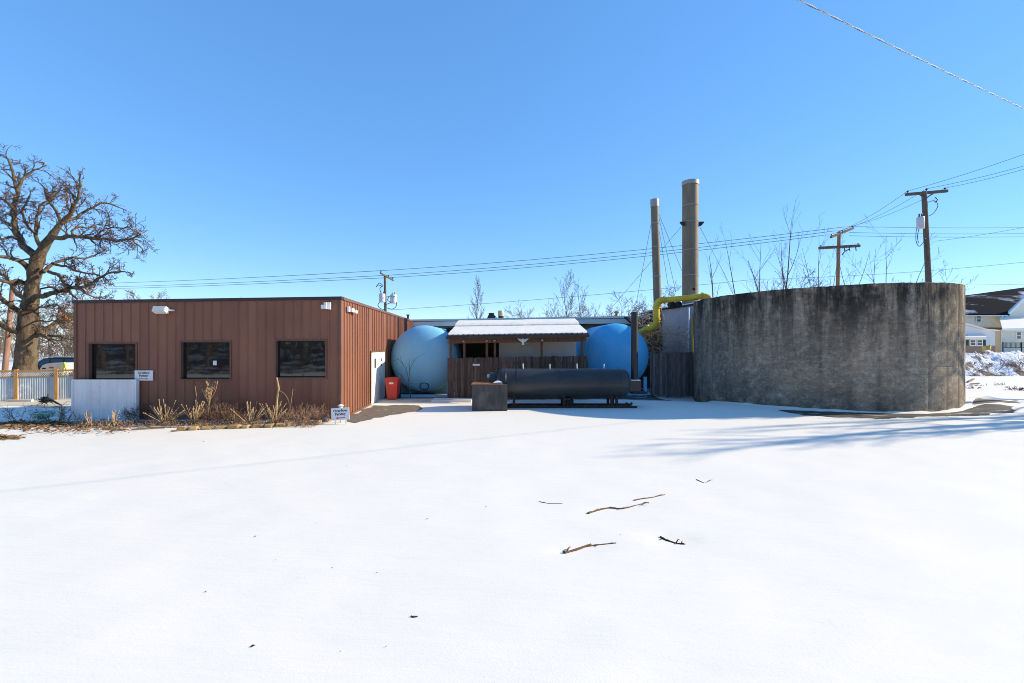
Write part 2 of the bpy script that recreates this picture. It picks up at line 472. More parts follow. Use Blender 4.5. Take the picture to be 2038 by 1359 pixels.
    c = mix(math_('MULTIPLY', math_('MULTIPLY', sp, low.outputs[0]), 0.8), c, (0.05, 0.043, 0.036))
    L.new(c, b.inputs['Base Color'])
    bn = nz(1, 1, 9, 9, 0.0, 1.0, 0.7)[1]
    bp = N.new('ShaderNodeBump'); bp.inputs['Strength'].default_value = 0.55; bp.inputs['Distance'].default_value = 0.03
    L.new(bn, bp.inputs['Height']); L.new(bp.outputs[0], b.inputs['Normal'])
    return m
M['concrete'] = concrete_mat()

# ------------------------------------------------------------------ ground
def smooth(a, b, x):
    t = max(0.0, min(1.0, (x - a) / (b - a)))
    return t * t * (3 - 2 * t)

def gp(px, py):
    Y = gy(py)
    return (PX(px, Y), Y)
HOLLOWS = [(*gp(a, b), h) for a, b, h in ((1130, 1096, .022), (1150, 1089, .018), (1180, 1084, .016), (1210, 1081, .012), (1322, 1069, .024), (1340, 1074, .022), (1358, 1078, .014), (1182, 1017, .014), (1212, 1011, .012), (1260, 1006, .012))]

def gz(x, y):
    z = 0.0
    z -= 0.33 * math.exp(-(((x - 8.8) / 2.6) ** 2 + ((y - 21.8) / 2.2) ** 2))
    z += 0.22 * math.exp(-(((x - 18.2) / 2.0) ** 2 + ((y - 17.8) / 1.6) ** 2))
    z -= 0.45 * smooth(-22, -27, x) * smooth(22, 27, y) * (1 - smooth(50, 60, y))
    z += 0.9 * smooth(25, 80, x) * smooth(45, 80, y)
    # gentle undulation of the snow field, none where things stand
    w = 1 - smooth(11.0, 13.5, y)
    if y > -12:
        z += w * (0.018 * fbm(x * 0.32, y * 0.45, 2.0) + 0.008 * fbm(x * 1.3, y * 1.9, 5.0))
    for (hx, hy, ha) in HOLLOWS:
        d2 = ((x - hx) / .16) ** 2 + ((y - hy) / .12) ** 2
        if d2 < 9: z -= ha * math.exp(-d2)
    # wooded rise behind the photographer
    z += 5.0 * smooth(-14, -60, y)
    return z

def make_ground():
    xs, ys = [], []
    x = -70.0
    while x <= 70.01:
        xs.append(x)
        x += 0.25 if abs(x) < 22 else 2.0
    y = -70.0
    while y <= 130.01:
        ys.append(y)
        y += 2.0 if (y < -2 or y >= 32) else (0.12 if 2 < y < 12 else 0.25)
    xs = [-3000, -800, -250, -120] + xs + [120, 250, 800, 3000]
    ys = [-3000, -800, -250, -120] + ys + [200, 400, 1000, 4000]
    nx = len(xs)
    m = MB()
    m.v = [(X, Y, gz(X, Y)) for Y in ys for X in xs]
    m.f = [(j * nx + i, j * nx + i + 1, (j + 1) * nx + i + 1, (j + 1) * nx + i) for j in range(len(ys) - 1) for i in range(nx - 1)]
    return tag(m.build('ground', M['snow'], smooth=True), kind='structure')
make_ground()

def patch(name, outline, mat_, jitter=0.10, step=0.18, lift=0.006, seed=1):
    """a bare patch with a ragged outline, lying on the snow"""
    rr = random.Random(seed)
    pts = []
    n = len(outline)
    for i in range(n):
        a, b = Vector((*outline[i], 0)), Vector((*outline[(i + 1) % n], 0))
        k = max(1, int((b - a).length / step))
        for j in range(k):
            p = a.lerp(b, j / k)
            d = (b - a).normalized()
            nn = Vector((-d.y, d.x, 0))
            p += nn * jitter * (fbm(p.x * 1.3, p.y * 1.3, seed) + 0.5 * fbm(p.x * 5, p.y * 5, seed + 3)) + nn * rr.uniform(-.02, .02)
            pts.append(p)
    bm = bmesh.new()
    vs_ = [bm.verts.new((p.x, p.y, 0)) for p in pts]
    f = bm.faces.new(vs_)
    bmesh.ops.triangulate(bm, faces=[f])
    for it in range(3):
        long_ = [e for e in bm.edges if e.calc_length() > 0.5]
        if not long_: break
        bmesh.ops.subdivide_edges(bm, edges=long_, cuts=1)
        bmesh.ops.triangulate(bm, faces=bm.faces[:])
    for v in bm.verts:
        v.co.z = gz(v.co.x, v.co.y) + lift
    bmesh.ops.recalc_face_normals(bm, faces=bm.faces)
    me = bpy.data.meshes.new(name)
    bm.to_mesh(me); bm.free()
    if len(me.polygons) and me.polygons[0].normal.z < 0:
        me.flip_normals()
    me.materials.append(mat_)
    o = bpy.data.objects.new(name, me)
    COL.objects.link(o)
    return tag(o, kind='structure')

def gp(px, py):
    Y = gy(py)
    return (PX(px, Y), Y)

# bare asphalt by the double door, concrete apron, bare strip round the concrete tank, parking lot by the fence
patch('asphalt_apron', [gp(684, 838), gp(706, 842), gp(745, 831), gp(800, 823), gp(836, 816), gp(842, 806), gp(742, 807), (-5.36, 14.5)], M['asphalt'], jitter=0.18, step=.12, seed=2)
patch('bare_asphalt', [gp(1545, 816), gp(1600, 826), gp(1680, 831), gp(1760, 833), gp(1850, 829), gp(1945, 827), gp(2012, 822), gp(2025, 816), gp(1960, 812), gp(1930, 815), gp(1860, 817), gp(1790, 821), gp(1700, 821), gp(1620, 818)], M['wet_asphalt'], jitter=0.17, step=.12, lift=0.012, seed=4)
patch('bare_gravel', [gp(1926, 812), gp(1955, 810), gp(2030, 810), gp(2020, 806), gp(1960, 798), gp(1926, 793)], M['asphalt'], jitter=0.2, step=.12, lift=0.014, seed=5)
patch('parking_lot', [(-40, 19.0), (-14.2, 17.2), (-14.1, 22.5), (-19, 40), (-60, 44), (-60, 30)], M['concrete_pad'], jitter=0.25, seed=6)

patch('yard_shade_sheet', [(-5.7, 19.5), (7.0, 19.7), (7.0, 26.8), (-6.2, 26.8)], M['wet_asphalt'], jitter=0.15, lift=.008, seed=8)  # dark ground sheet added to deepen the shade under tanks and shed

m = MB().box(PX(738, 18.6), PX(893, 18.6), 18.7, 19.45, -0.1, 0.06)
tag(m.build('concrete_step', M['concrete_pad']), kind='structure')
m = MB().box(PX(858, 18.6), PX(938, 18.6), 18.64, 19.46, -0.1, 0.085)
tag(m.build('snow_on_step', M['snow']), kind='structure')

# ------------------------------------------------------------------ brown office building
FY = 14.4                      # facade depth
CXR = PX(679, FY)              # right front corner
CXL = PX(148, FY)
SD = Vector((-0.0453, 1.0, 0)).normalized()
SN = Vector((SD.y, -SD.x, 0))  # outward normal of the side wall (towards +X)
SLEN = 12.9

def fz(x, z):                  # the whole facade runs very slightly downhill to the left
    return z + 0.0145 * (x - CXR)

def side(t, out, z):           # point on the side wall: t along it, out of it
    return Vector((CXR, FY, 0)) + SD * t + SN * out + Vector((0, 0, z))

office = thing('office_building', (CXR - 4.2, FY, 0), 'low flat-roofed building clad in brown ribbed metal with three dark windows', 'building')
ZT = 3.85
SHR = lambda t: 3.85 - 0.006 * t
WINS = [(178, 271, 684, 757), (361, 458, 681, 754), (550, 648, 678, 751)]
wrect = []
for (a, b, t, bo) in WINS:
    x0, x1 = PX(a, FY), PX(b, FY)
    wrect.append((x0, x1, PZ(bo, FY), PZ(t, FY)))

def front_strip(x0, x1, z0, z1, slope0=True, slope1=True, rib=True):
    m = MB()
    d = 0.022
    rib = rib and x1 - x0 > 0.09
    za = lambda x: fz(x, z0) if slope0 else z0
    zb = lambda x: fz(x, z1) if slope1 else z1
    prof = ([(x0, 0), (x1 - 0.045, 0)] if rib else [(x0, 0)]) + ([(x1 - 0.038, -d), (x1 - 0.012, -d), (x1 - 0.005, 0), (x1, 0)] if rib else [(x1, 0)])
    n = len(prof)
    vs_ = [(x, FY + y, za(x)) for x, y in prof] + [(x, FY + y, zb(x)) for x, y in prof]
    m.add(vs_, [(i, i + 1, i + 1 + n, i + n) for i in range(n - 1)])
    m.build('siding_panel', M['brown'], office)

NP = 29
pw = (CXR - 0.09 - (CXL + 0.09)) / NP
for i in range(NP):
    x0, x1 = CXL + 0.09 + i * pw, CXL + 0.09 + (i + 1) * pw
    cuts = sorted({x0, x1} | {w[k] for w in wrect for k in (0, 1) if x0 < w[k] < x1})
    for a, b in zip(cuts[:-1], cuts[1:]):
        mid = (a + b) / 2
        w = next((w for w in wrect if w[0] < mid < w[1]), None)
        rib = b == x1
        if w is None:
            front_strip(a, b, -0.1, ZT - 0.05, False, True, rib)
        else:
            front_strip(a, b, -0.1, w[2], False, False, rib)
            front_strip(a, b, w[3], ZT - 0.05, False, True, rib)
# corner trims, roof edge cap, roof
for x0, x1 in ((CXL, CXL + 0.09), (CXR - 0.09, CXR)):
    MB().box(x0, x1, FY - 0.028, FY + 0.06, -0.1, fz(x0, ZT - 0.05)).build('corner_trim', M['brown_trim'], office)
m = MB()
a, b = CXL - 0.03, CXR + 0.03
m.hexa([(a, FY - 0.045, fz(a, ZT - 0.05)), (b, FY - 0.045, fz(b, ZT - 0.05)), (b, FY + 0.12, fz(b, ZT - 0.05)), (a, FY + 0.12, fz(a, ZT - 0.05))],
       [(a, FY - 0.045, fz(a, ZT + 0.045)), (b, FY - 0.045, fz(b, ZT + 0.045)), (b, FY + 0.12, fz(b, ZT + 0.045)), (a, FY + 0.12, fz(a, ZT + 0.045))])
m.build('roof_edge', M['dark_cap'], office)
m = MB()
p = [side(0.12, 0.045, 0), side(SLEN, 0.045, 0), side(SLEN, -0.12, 0), side(0.12, -0.12, 0)]
zz = [SHR(0) - 0.05, SHR(SLEN) - 0.05, SHR(SLEN) - 0.05, SHR(0) - 0.05]
m.hexa([q + Vector((0, 0, h)) for q, h in zip(p, zz)], [q + Vector((0, 0, h + 0.09)) for q, h in zip(p, zz)])
m.build('roof_edge', M['brown_trim'], office)
e = side(SLEN, -0.1, 0)
WX, WY0 = -8.6, 17.9            # the rear wing is narrower than the front block
for ring in ([(CXL + .02, FY + 0.1), (CXR - 0.14, FY + 0.1), (CXR - 0.28, WY0), (CXL + .02, WY0)], [(WX, WY0), (CXR - 0.28, WY0), (e.x, e.y), (WX, e.y)]):
    MB().hexa([(x, y, 3.5) for x, y in ring], [(x, y, fz(x, 3.78)) for x, y in ring]).build('roof', M['snow'], office)
# hidden walls that close the volume (left and back) and a sheet painted dark for the unlit room behind the glass
MB().box(CXL + 0.01, CXL + 0.06, FY + 0.06, WY0, -0.1, 3.6).build('wall', M['brown_trim'], office)
MB().box(CXL + 0.07, WX - .01, WY0 - 0.05, WY0, -0.1, 3.6).build('wall', M['brown_trim'], office)
MB().box(WX, WX + .05, WY0 - .05, e.y - 0.02, -0.1, 3.6).build('wall', M['brown_trim'], office)
MB().box(WX + .06, e.x, e.y - 0.01, e.y + 0.05, -0.1, 3.6).build('wall', M['brown_trim'], office)
MB().box(CXL + 0.2, CXR - 0.4, FY + 0.9, FY + 0.95, -0.1, 3.5).build('inner_wall', M['interior_shade'], office)

# side wall panels with an opening for the double door
DT0, DT1, DZ = 3.46, 5.80, 2.06
def side_strip(t0, t1, z0, z1, rib=True):
    m = MB()
    d = 0.034
    prof = ([(t0, 0), (t1 - 0.07, 0)] if rib else [(t0, 0)]) + ([(t1 - 0.06, d), (t1 - 0.015, d), (t1 - 0.005, 0), (t1, 0)] if rib else [(t1, 0)])
    n = len(prof)
    vs_ = [side(t, o_, z0) for t, o_ in prof] + [side(t, o_, (z1 if z1 < 3 else SHR(t) - 0.05)) for t, o_ in prof]
    m.add(vs_, [(i, i + 1, i + 1 + n, i + n) for i in range(n - 1)])
    m.build('siding_panel', M['brown'], office)
NS = 44
sw = (SLEN - 0.02) / NS
for i in range(NS):
    t0, t1 = 0.02 + i * sw, 0.02 + (i + 1) * sw
    cuts = sorted({t0, t1} | {t for t in (DT0, DT1) if t0 < t < t1})
    for a, b in zip(cuts[:-1], cuts[1:]):
        inside = DT0 - 0.01 < (a + b) / 2 < DT1 + 0.01
        side_strip(a, b, DZ if inside else 0.07, 9, rib=(b == t1 and b - a > 0.09))
def side_box(t0, t1, o0, o1, z0, z1):
    p = [side(t0, o0, 0), side(t0, o1, 0), side(t1, o1, 0), side(t1, o0, 0)]
    return MB().hexa([q + Vector((0, 0, z0)) for q in p], [q + Vector((0, 0, z1)) for q in p])
side_box(0.0, DT0 - 0.03, -0.02, 0.05, -0.1, 0.075).build('base_trim', M['brown_trim'], office)
side_box(DT0 - 0.05, DT1 + 0.05, -0.05, 0.055, DZ, DZ + 0.05).build('door_head', M['brown_trim'], office)
side_box(DT0 - 0.05, DT0, -0.05, 0.05, -0.1, DZ).build('door_jamb', M['brown_trim'], office)
side_box(DT1, DT1 + 0.05, -0.05, 0.05, -0.1, DZ).build('door_jamb', M['brown_trim'], office)
side_box(DT0, DT1, -0.05, -0.03, -0.05, DZ).build('door_backing', M['black'], office)
DM = (DT0 + DT1) / 2
for k, (a, b) in enumerate(((DT0 + 0.01, DM - 0.008), (DM + 0.008, DT1 - 0.01))):
    leaf = side_box(a, b, -0.02, 0.028, 0.03, DZ - 0.01).build('door', M['door'], office)
    if k == 0:
        side_box(a + 0.52, a + 0.72, 0.029, 0.036, 1.42, 1.80).build('vision_panel', M['black'], leaf)
        h = side(b - 0.07, 0.05, 1.0)
        MB().lathe([(0, .035), (.02, .035), (.03, .03), (.05, .012), (.06, .03), (.09, .034), (.10, 0)], side(b - 0.09, 0.028, 1.0), SN, 16).build('handle', M['metal'], leaf, True)
    else:
        # a short dark notice, broken in two marks as in the photograph
        side_box(a + 0.42, a + 0.56, 0.029, 0.034, 1.66, 1.78).build('notice', M['letter'], leaf)
        side_box(a + 0.40, a + 0.60, 0.029, 0.034, 1.44, 1.54).build('notice', M['letter'], leaf)
        side_box(a + 0.52, a + 0.60, 0.029, 0.034, 1.56, 1.63).build('notice', M['transformer'], leaf)
        MB().lathe([(0, .03), (.02, .03), (.03, .03), (.05, .012), (.06, .028), (.08, .03), (.09, 0)], side(a + 0.07, 0.028, 1.12), SN, 16).build('handle', M['metal'], leaf, True)

# windows: frame, recessed glass
for k, (x0, x1, z0, z1) in enumerate(wrect):
    fr = MB()
    t = 0.045
    y0, y1 = FY - 0.03, FY + 0.16
    fr.box(x0 - t, x0, y0, FY + 0.14, z0 - t, z1 + t)
    fr.box(x1, x1 + t, y0, FY + 0.14, z0 - t, z1 + t)
    fr.box(x0, x1, y0, FY + 0.14, z1, z1 + t)
    fr.box(x0, x1, y0, FY + 0.14, z0 - t, z0)
    win = MB().add(fr.v, fr.f).build('window', M['brown_trim'], office)
    gs = MB()
    g = 0.035
    gs.box(x0, x0 + g, FY + 0.09, FY + 0.13, z0, z1).box(x1 - g, x1, FY + 0.09, FY + 0.13, z0, z1)
    gs.box(x0 + g, x1 - g, FY + 0.09, FY + 0.13, z1 - g, z1).box(x0 + g, x1 - g, FY + 0.09, FY + 0.13, z0, z0 + g)
    gs.build('sash', M['black'], win)
    MB().box(x0 + g, x1 - g, FY + 0.105, FY + 0.115, z0 + g, z1 - g).build('pane', M['glass'], win)
    if k == 1:
        MB().box(PX(420, FY), PX(427, FY), FY + 0.098, FY + 0.103, PZ(727, FY), PZ(718, FY)).build('paper_notice', M['white'], win)

# wall lights on the building
def floodlight():
    c = P(331, 618.5, FY)
    t = thing('floodlight', (c.x, FY - 0.03, c.z), 'wide cream floodlight high on the brown front between two windows', 'wall light')
    w, h = 0.20, 0.085
    m = MB()
    rot = Matrix.Rotation(R(-24), 3, 'X')
    m.box(-w, w, -0.12, 0.06, -h, h, rot, (c.x - 0.03, FY - 0.16, c.z))
    m.build('housing', M['white'], t)
    MB().box(-w + 0.02, w - 0.02, -0.128, -0.121, -h + 0.02, h - 0.02, rot, (c.x - 0.03, FY - 0.16, c.z)).build('lens', M['lens'], t)
    MB().tube([(c.x + 0.16, FY - 0.14, c.z + 0.01), (c.x + 0.26, FY - 0.12, c.z + 0.01), (c.x + 0.28, FY - 0.03, c.z + 0.01)], 0.03, 10).build('arm', M['white'], t, True)
floodlight()
def twin_light(c, out, along, label):
    t = thing('security_light', c, label, 'wall light')
    up = Vector((0, 0, 1))
    c = Vector(c)
    m = MB()
    def obox(o, a0, a1, u0, u1, b0, b1):
        pts = [o + along * a + out * b + up * u for u in (u0, u1) for (a, b) in ((a0, b0), (a1, b0), (a1, b1), (a0, b1))]
        m.hexa(pts[:4], pts[4:])
    obox(c, 0.02, 0.10, -0.11, 0.11, 0.0, 0.12)
    m.build('housing', M['white'], t)
    m = MB()
    obox(c, -0.14, 0.015, -0.10, 0.02, 0.05, 0.22)
    m.build('lamp_head', M['white'], t)
    m = MB()
    obox(c, -0.07, 0.015, 0.025, 0.10, 0.04, 0.18)
    m.build('lamp_head', M['lens'], t)
twin_light(P(654, 609, FY) + Vector((0, -0.03, 0)), Vector((0, -1, 0)), Vector((1, 0, 0)), 'white boxy light at the top of the shaded front by the corner')
def side_light():
    c = side(0.85, 0.035, 3.52)
    t = thing('security_light', c, 'white twin-headed light at the top of the sunlit side wall', 'wall light')
    side_box(0.45, 0.60, 0.035, 0.10, 3.45, 3.62).build('housing', M['white'], t)
    side_box(0.70, 0.95, 0.06, 0.14, 3.46, 3.58).build('lamp_head', M['white'], t)
    side_box(1.02, 1.25, 0.06, 0.15, 3.44, 3.55).build('lamp_head', M['lens'], t)
    side_box(0.60, 1.04, 0.035, 0.058, 3.49, 3.53).build('arm', M['white'], t)
side_light()

# lettering
def text_mesh(body, size, align='CENTER'):
    cu = bpy.data.curves.new('lettering', 'FONT')
    cu.body = body
    cu.size = size
    cu.align_x = align
    cu.align_y = 'CENTER'
    cu.resolution_u = 3
    cu.extrude = 0.001
    cu.offset = size * 0.02
    ob = bpy.data.objects.new('lettering_source', cu)
    COL.objects.link(ob)
    dg = bpy.context.evaluated_depsgraph_get()
    me = bpy.data.meshes.new_from_object(ob.evaluated_get(dg))
    bpy.data.objects.remove(ob)
    bpy.data.curves.remove(cu)
    return me

def parking_sign(loc, w, h, rotz, tilt, label, arrow, roll=0.0):
    t = thing('parking_sign', loc, label, 'sign')
    t.rotation_euler = (tilt, roll, rotz)
    def put(mb, name, mt):
        me = bpy.data.meshes.new(name)
        me.from_pydata(mb.v, [], mb.f)
        me.materials.append(mt)
        o = bpy.data.objects.new(name, me)
        COL.objects.link(o)
        o.parent = t
        return o
    b = put(MB().box(-w / 2, w / 2, -0.01, 0.01, 0, h), 'board', M['white'])
    for body, z in (('Overflow', 0.76), ('Parking', 0.48)):
        me = text_mesh(body, h * 0.30)
        me.materials.clear()
        me.materials.append(M['letter'])
        o = bpy.data.objects.new('lettering', me)
        COL.objects.link(o)
        o.parent = b
        o.location = (0, -0.013, h * z)
        o.rotation_euler = (R(90), 0, 0)
    a = [(-0.26, -0.025), (0.12, -0.025), (0.12, -0.06), (0.27, 0.0), (0.12, 0.06), (0.12, 0.025), (-0.26, 0.025)]
    if arrow < 0: a = [(-x, z) for x, z in a][::-1]
    o = put(MB().prism([(x * w, -0.011, h * 0.17 + z * h * 1.3) for x, z in a], (0, -0.003, 0)), 'arrow', M['letter_red'])
    o.parent = b
    if arrow < 0:
        for sx in (-.3, .3):
            put(MB().box(sx * w - .012, sx * w + .012, .012, .03, -.22, h * .8), 'stake', M['pale_metal'])
    return t
c = P(288.5, 757, FY)
parking_sign((c.x, FY - 0.04, c.z), 36 / 62.9, 20 / 62.9, 0, 0, 'small white Overflow Parking sign fixed to the brown wall beside the first window', 1)
c = P(679.5, 833, 13.55)
parking_sign((c.x - .03, 13.55, 0.13), 0.54, 0.36, R(-2), R(-6), 'white Overflow Parking sign standing low in the flower bed at the building corner', -1, roll=R(-4))
# stake lamp behind it
t = thing('garden_lamp', (PX(678, 13.85), 13.85, 0), 'small pale capped garden lamp behind the sign at the corner', 'garden lamp')
x = PX(678, 13.85)
MB().tube([(x, 13.85, -0.05), (x, 13.85, 0.42)], 0.02, 8).build('stake', M['pale_metal'], t, True)
MB().lathe([(0.40, 0.05), (0.50, 0.06)], (x, 13.85, 0), n=12).build('lens', M['lens'], t, True)
MB().lathe([(0.50, 0.07), (0.51, 0.10), (0.535, 0.08), (0.56, 0.02), (0.562, 0)], (x, 13.85, 0), n=14).build('cap', M['white'], t, True)

# galvanised screen in front of the first window
t = thing('metal_screen', (PX(208, 14.26), 14.26, 0), 'pale galvanised ribbed metal screen standing under the first window', 'screen')
SX0, SX1, SY = PX(146, 14.26), PX(270, 14.26), 14.26
zt = PZ(758, SY)
for i in range(7):
    a, b = SX0 + (SX1 - SX0) * i / 7, SX0 + (SX1 - SX0) * (i + 1) / 7
    m = MB()
    prof = [(a, 0), (b - 0.06, 0), (b - 0.045, -0.02), (b - 0.02, -0.02), (b - 0.005, 0), (b, 0)]
    n = len(prof)
    m.add([(x, SY + y, -0.05) for x, y in prof] + [(x, SY + y, zt) for x, y in prof], [(j, j + 1, j + 1 + n, j + n) for j in range(n - 1)])
    m.build('sheet_panel', M['galv'], t)
MB().box(SX0 - 0.03, SX1 + 0.03, SY - 0.03, SY + 0.03, zt, zt + 0.045).build('top_trim', M['galv'], t)
MB().box(SX0 - 0.04, SX0, SY - 0.03, FY - 0.05, -0.05, zt).build('end_panel', M['galv'], t)
MB().box(SX1, SX1 + 0.04, SY - 0.03, FY - 0.05, -0.05, zt).build('end_panel', M['galv'], t)

# ------------------------------------------------------------------ long rear building
BY = 27.4
rear = thing('rear_building', (2, BY, 0), 'long low building behind the shed with cream fascia and snowy flat roof', 'building')
xl, xr = PX(815, BY), PX(1296, BY) + 0.6
ft = lambda x: PZ(640, BY) + (PZ(632, BY) - PZ(640, BY)) * (x - xl) / (xr - xl)
def sloped(x0, x1, y0, y1, d0, d1):
    return MB().hexa([(x0, y0, ft(x0) + d0), (x1, y0, ft(x1) + d0), (x1, y1, ft(x1) + d0), (x0, y1, ft(x0) + d0)],
                     [(x0, y0, ft(x0) + d1), (x1, y0, ft(x1) + d1), (x1, y1, ft(x1) + d1), (x0, y1, ft(x0) + d1)])
sloped(xl, xr, BY, BY + 0.08, -0.30, -0.012).build('fascia', M['fascia'], rear)
sloped(xl, xr, BY - 0.03, BY + 0.10, -0.012, 0.012).build('drip_edge', M['dark_cap'], rear)
sloped(xl, xr, BY + 0.08, BY + 14, -0.2, 0.0).build('roof', M['dark_cap'], rear)
sloped(xl + 0.1, xr - 0.1, BY + 0.01, BY + 13.8, 0.014, 0.13).build('roof_snow', M['snow'], rear)
sloped(xl, xr, BY + 0.09, BY + 0.5, -0.30, -0.21).build('soffit', M['dark_cap'], rear)
MB().box(xl + 0.02, PX(1100, BY), BY + 0.45, BY + 0.6, -0.1, 3.6).build('wall', M['grey_wall'], rear)
MB().box(PX(1100, BY) + 0.01, xr, BY + 0.44, BY + 0.6, -0.1, 3.6).build('wall', M['tan_wall'], rear)
MB().box(xl, xr, BY + 13.8, BY + 14, -0.1, 3.5).build('wall', M['tan_wall'], rear)
# pipe rail along the far roof edge
m = MB()
m.tube([(xl + 0.5, BY + 6, ft(xl) + 0.45), (xr, BY + 6, ft(xr) + 0.45)], 0.018, 6)
for i in range(9):
    x = xl + 0.8 + (xr - xl - 1) * i / 8
    m.tube([(x, BY + 6, ft(x)), (x, BY + 6, ft(x) + 0.45)], 0.018, 6)
m.build('roof_rail', M['metal'], rear)
# roof vents
def vent_thing(px, label, build):
    Y = BY + 1.2
    x = PX(px, Y)
    t = thing('roof_vent', (x, Y, ft(x)), label, 'roof vent')
    build(t, x, Y, ft(x) + 0.02)
def v_cone(t, x, y, z):
    MB().lathe([(0, .36), (.06, .34), (.42, .17), (.50, .18), (.52, 0)], (x, y, z), n=14).build('hood', M['vent_dark'], t, True, 40)
    MB().tube([(x + .1, y, z + .45), (x + .50, y - .1, z)], 0.02, 6).build('brace', M['vent_dark'], t)
def v_tan(t, x, y, z):
    MB().lathe([(0, .17), (.30, .17)], (x, y, z), n=18).build('base', M['vent_dark'], t, True, 40)
    MB().lathe([(.30, .185), (.62, .185), (.64, .17), (.64, 0)], (x, y, z), n=18).build('cap', M['vent_tan'], t, True, 40)
def v_pipe(t, x, y, z):
    MB().lathe([(0, .11), (.03, .08), (.36, .08)], (x, y, z), n=14).build('pipe', M['chimney'], t, True, 40)
    MB().lathe([(.36, .09), (.38, .15), (.43, .17), (.50, .06), (.51, 0)], (x, y, z), n=14).build('cap', M['chimney'], t, True, 40)
def v_thin(t, x, y, z):
    MB().lathe([(0, .06), (.30, .06)], (x, y, z), n=10).build('pipe', M['vent_dark'], t, True, 40)
    MB().lathe([(.30, .07), (.36, .10), (.38, .10), (.39, 0)], (x, y, z), n=10).build('cap', M['vent_dark'], t, True, 40)
vent_thing(978, 'black cone-shaped vent on the snowy roof', v_cone)
vent_thing(997, 'tan round vent with a dark base beside the black cone', v_tan)
vent_thing(1227, 'slim vent pipe with a mushroom cap near the yellow pipe', v_pipe)
t0_ = P(812, 640, 27.0)
t = thing('roof_vent', (t0_.x, 27.0, 3.7), 'thin dark vent pipe at the far end of the brown building', 'roof vent')
v_thin(t, t0_.x, 27.0, 3.75)

# ------------------------------------------------------------------ shed with its fence front
shed = thing('open_shed', (0.3, 21.0, 0), 'open timber shed with a snow-covered metal roof behind a board fence', 'shed')
EY, EYB = 19.2, 23.5
sxl, sxr = PX(889, EY), PX(1172, EY)
ez = lambda x: PZ(668, EY) + (PZ(664, EY) - PZ(668, EY)) * (x - sxl) / (sxr - sxl)
bz = lambda x: PZ(643, EYB) + (PZ(639, EYB) - PZ(643, EYB)) * (x - sxl) / (sxr - sxl)
def roofpt(x, f, d):
    """f 0 at the eave, 1 at the top; d above the sheet"""
    return Vector((x, EY + (EYB - EY) * f, ez(x) + (bz(x) - ez(x)) * f + d))
def roof_slab(x0, x1, f0, f1, d0, d1):
    q = [(x0, f0), (x1, f0), (x1, f1), (x0, f1)]
    return MB().hexa([roofpt(x, f, d0) for x, f in q], [roofpt(x, f, d1) for x, f in q])
roof_slab(sxl, sxr, 0, 1, -0.03, 0.0).build('roof_sheet', M['gutter'], shed)
m = MB()
nr = 27
for i in range(nr + 1):
    x = sxl + 0.04 + (sxr - sxl - 0.08) * i / nr
    a = roof_slab(x - 0.016, x + 0.016, -0.004, 1.0, 0.001, 0.04)
    m.add(a.v, a.f)
m.build('roof_ribs', M['gutter'], shed)
def snow_slab(f0, f1, d, name, seed):
    nx_, nf = 70, 10
    m = MB()
    top, bot = [], []
    for j in range(nf + 1):
        for i in range(nx_ + 1):
            x = sxl + 0.03 + (sxr - sxl - 0.06) * i / nx_
            f = f0 + (f1 - f0) * j / nf
            if j == 0: f += 0.008 + 0.010 * fbm(x * 2.0, seed) + 0.004 * fbm(x * 9, seed)
            edge = min(j, nf - j, 1.2) / 1.2
            h = d * (0.55 + 0.45 * edge) + 0.012 * fbm(x * 1.5, f * 6, seed)
            top.append(roofpt(x, f, h))
            bot.append(roofpt(x, f, 0.004))
    nn = (nx_ + 1)
    fs_ = [(j * nn + i, j * nn + i + 1, (j + 1) * nn + i + 1, (j + 1) * nn + i) for j in range(nf) for i in range(nx_)]
    m.add(top, fs_)
    o = len(top)
    m.v += [tuple(p) for p in bot]
    for i in range(nx_):
        m.f.append((i, i + 1, o + i + 1, o + i))
        k = nf * nn + i
        m.f.append((k, k + 1, o + k + 1, o + k))
    for j in range(nf):
        for k in (j * nn, j * nn + nx_):
            m.f.append((k, k + nn, o + k + nn, o + k))
    return m.build(name, M['snow'], shed, True, 50)
snow_slab(0.018, 0.62, 0.07, 'roof_snow', 3.1)
snow_slab(0.60, 1.0, 0.17, 'roof_snow', 8.4)  # thicker slab, its front step shaped to give a shaded line
m = MB().hexa([(sxl - .02, EY - .05, ez(sxl) - .15), (sxr + .02, EY - .05, ez(sxr) - .15), (sxr + .02, EY + .06, ez(sxr) - .15), (sxl - .02, EY + .06, ez(sxl) - .15)],
              [(sxl - .02, EY - .07, ez(sxl) - .035), (sxr + .02, EY - .07, ez(sxr) - .035), (sxr + .02, EY + .06, ez(sxr) - .035), (sxl - .02, EY + .06, ez(sxl) - .035)])
m.build('gutter', M['gutter'], shed)
BEY = 19.45
MB().hexa([(sxl + .05, BEY, ez(sxl) - .33), (sxr - .05, BEY, ez(sxr) - .33), (sxr - .05, BEY + .1, ez(sxr) - .33), (sxl + .05, BEY + .1, ez(sxl) - .33)],
          [(sxl + .05, BEY, ez(sxl) - .12), (sxr - .05, BEY, ez(sxr) - .12), (sxr - .05, BEY + .1, ez(sxr) - .12), (sxl + .05, BEY + .1, ez(sxl) - .12)]).build('beam', M['post_wood'], shed)
for px in (897, 924, 969, 985, 1078, 1158):
    x = PX(px, 19.72)
    MB().box(x - .05, x + .05, 19.70, 19.80, -0.1, ez(x) - .05).build('post', M['post_wood'], shed)
    if px in (924, 969, 985, 1078):
        MB().lathe([(0, .055), (.03, .05), (.06, .0)], (x, BEY - .06, ez(x) - .26), n=10).build('post_cap', M['white'], shed, True)
for x in (sxl + .15, sxr - .15):
    MB().box(x - .05, x + .05, 23.2, 23.3, -0.1, 3.35).build('post', M['post_wood'], shed)
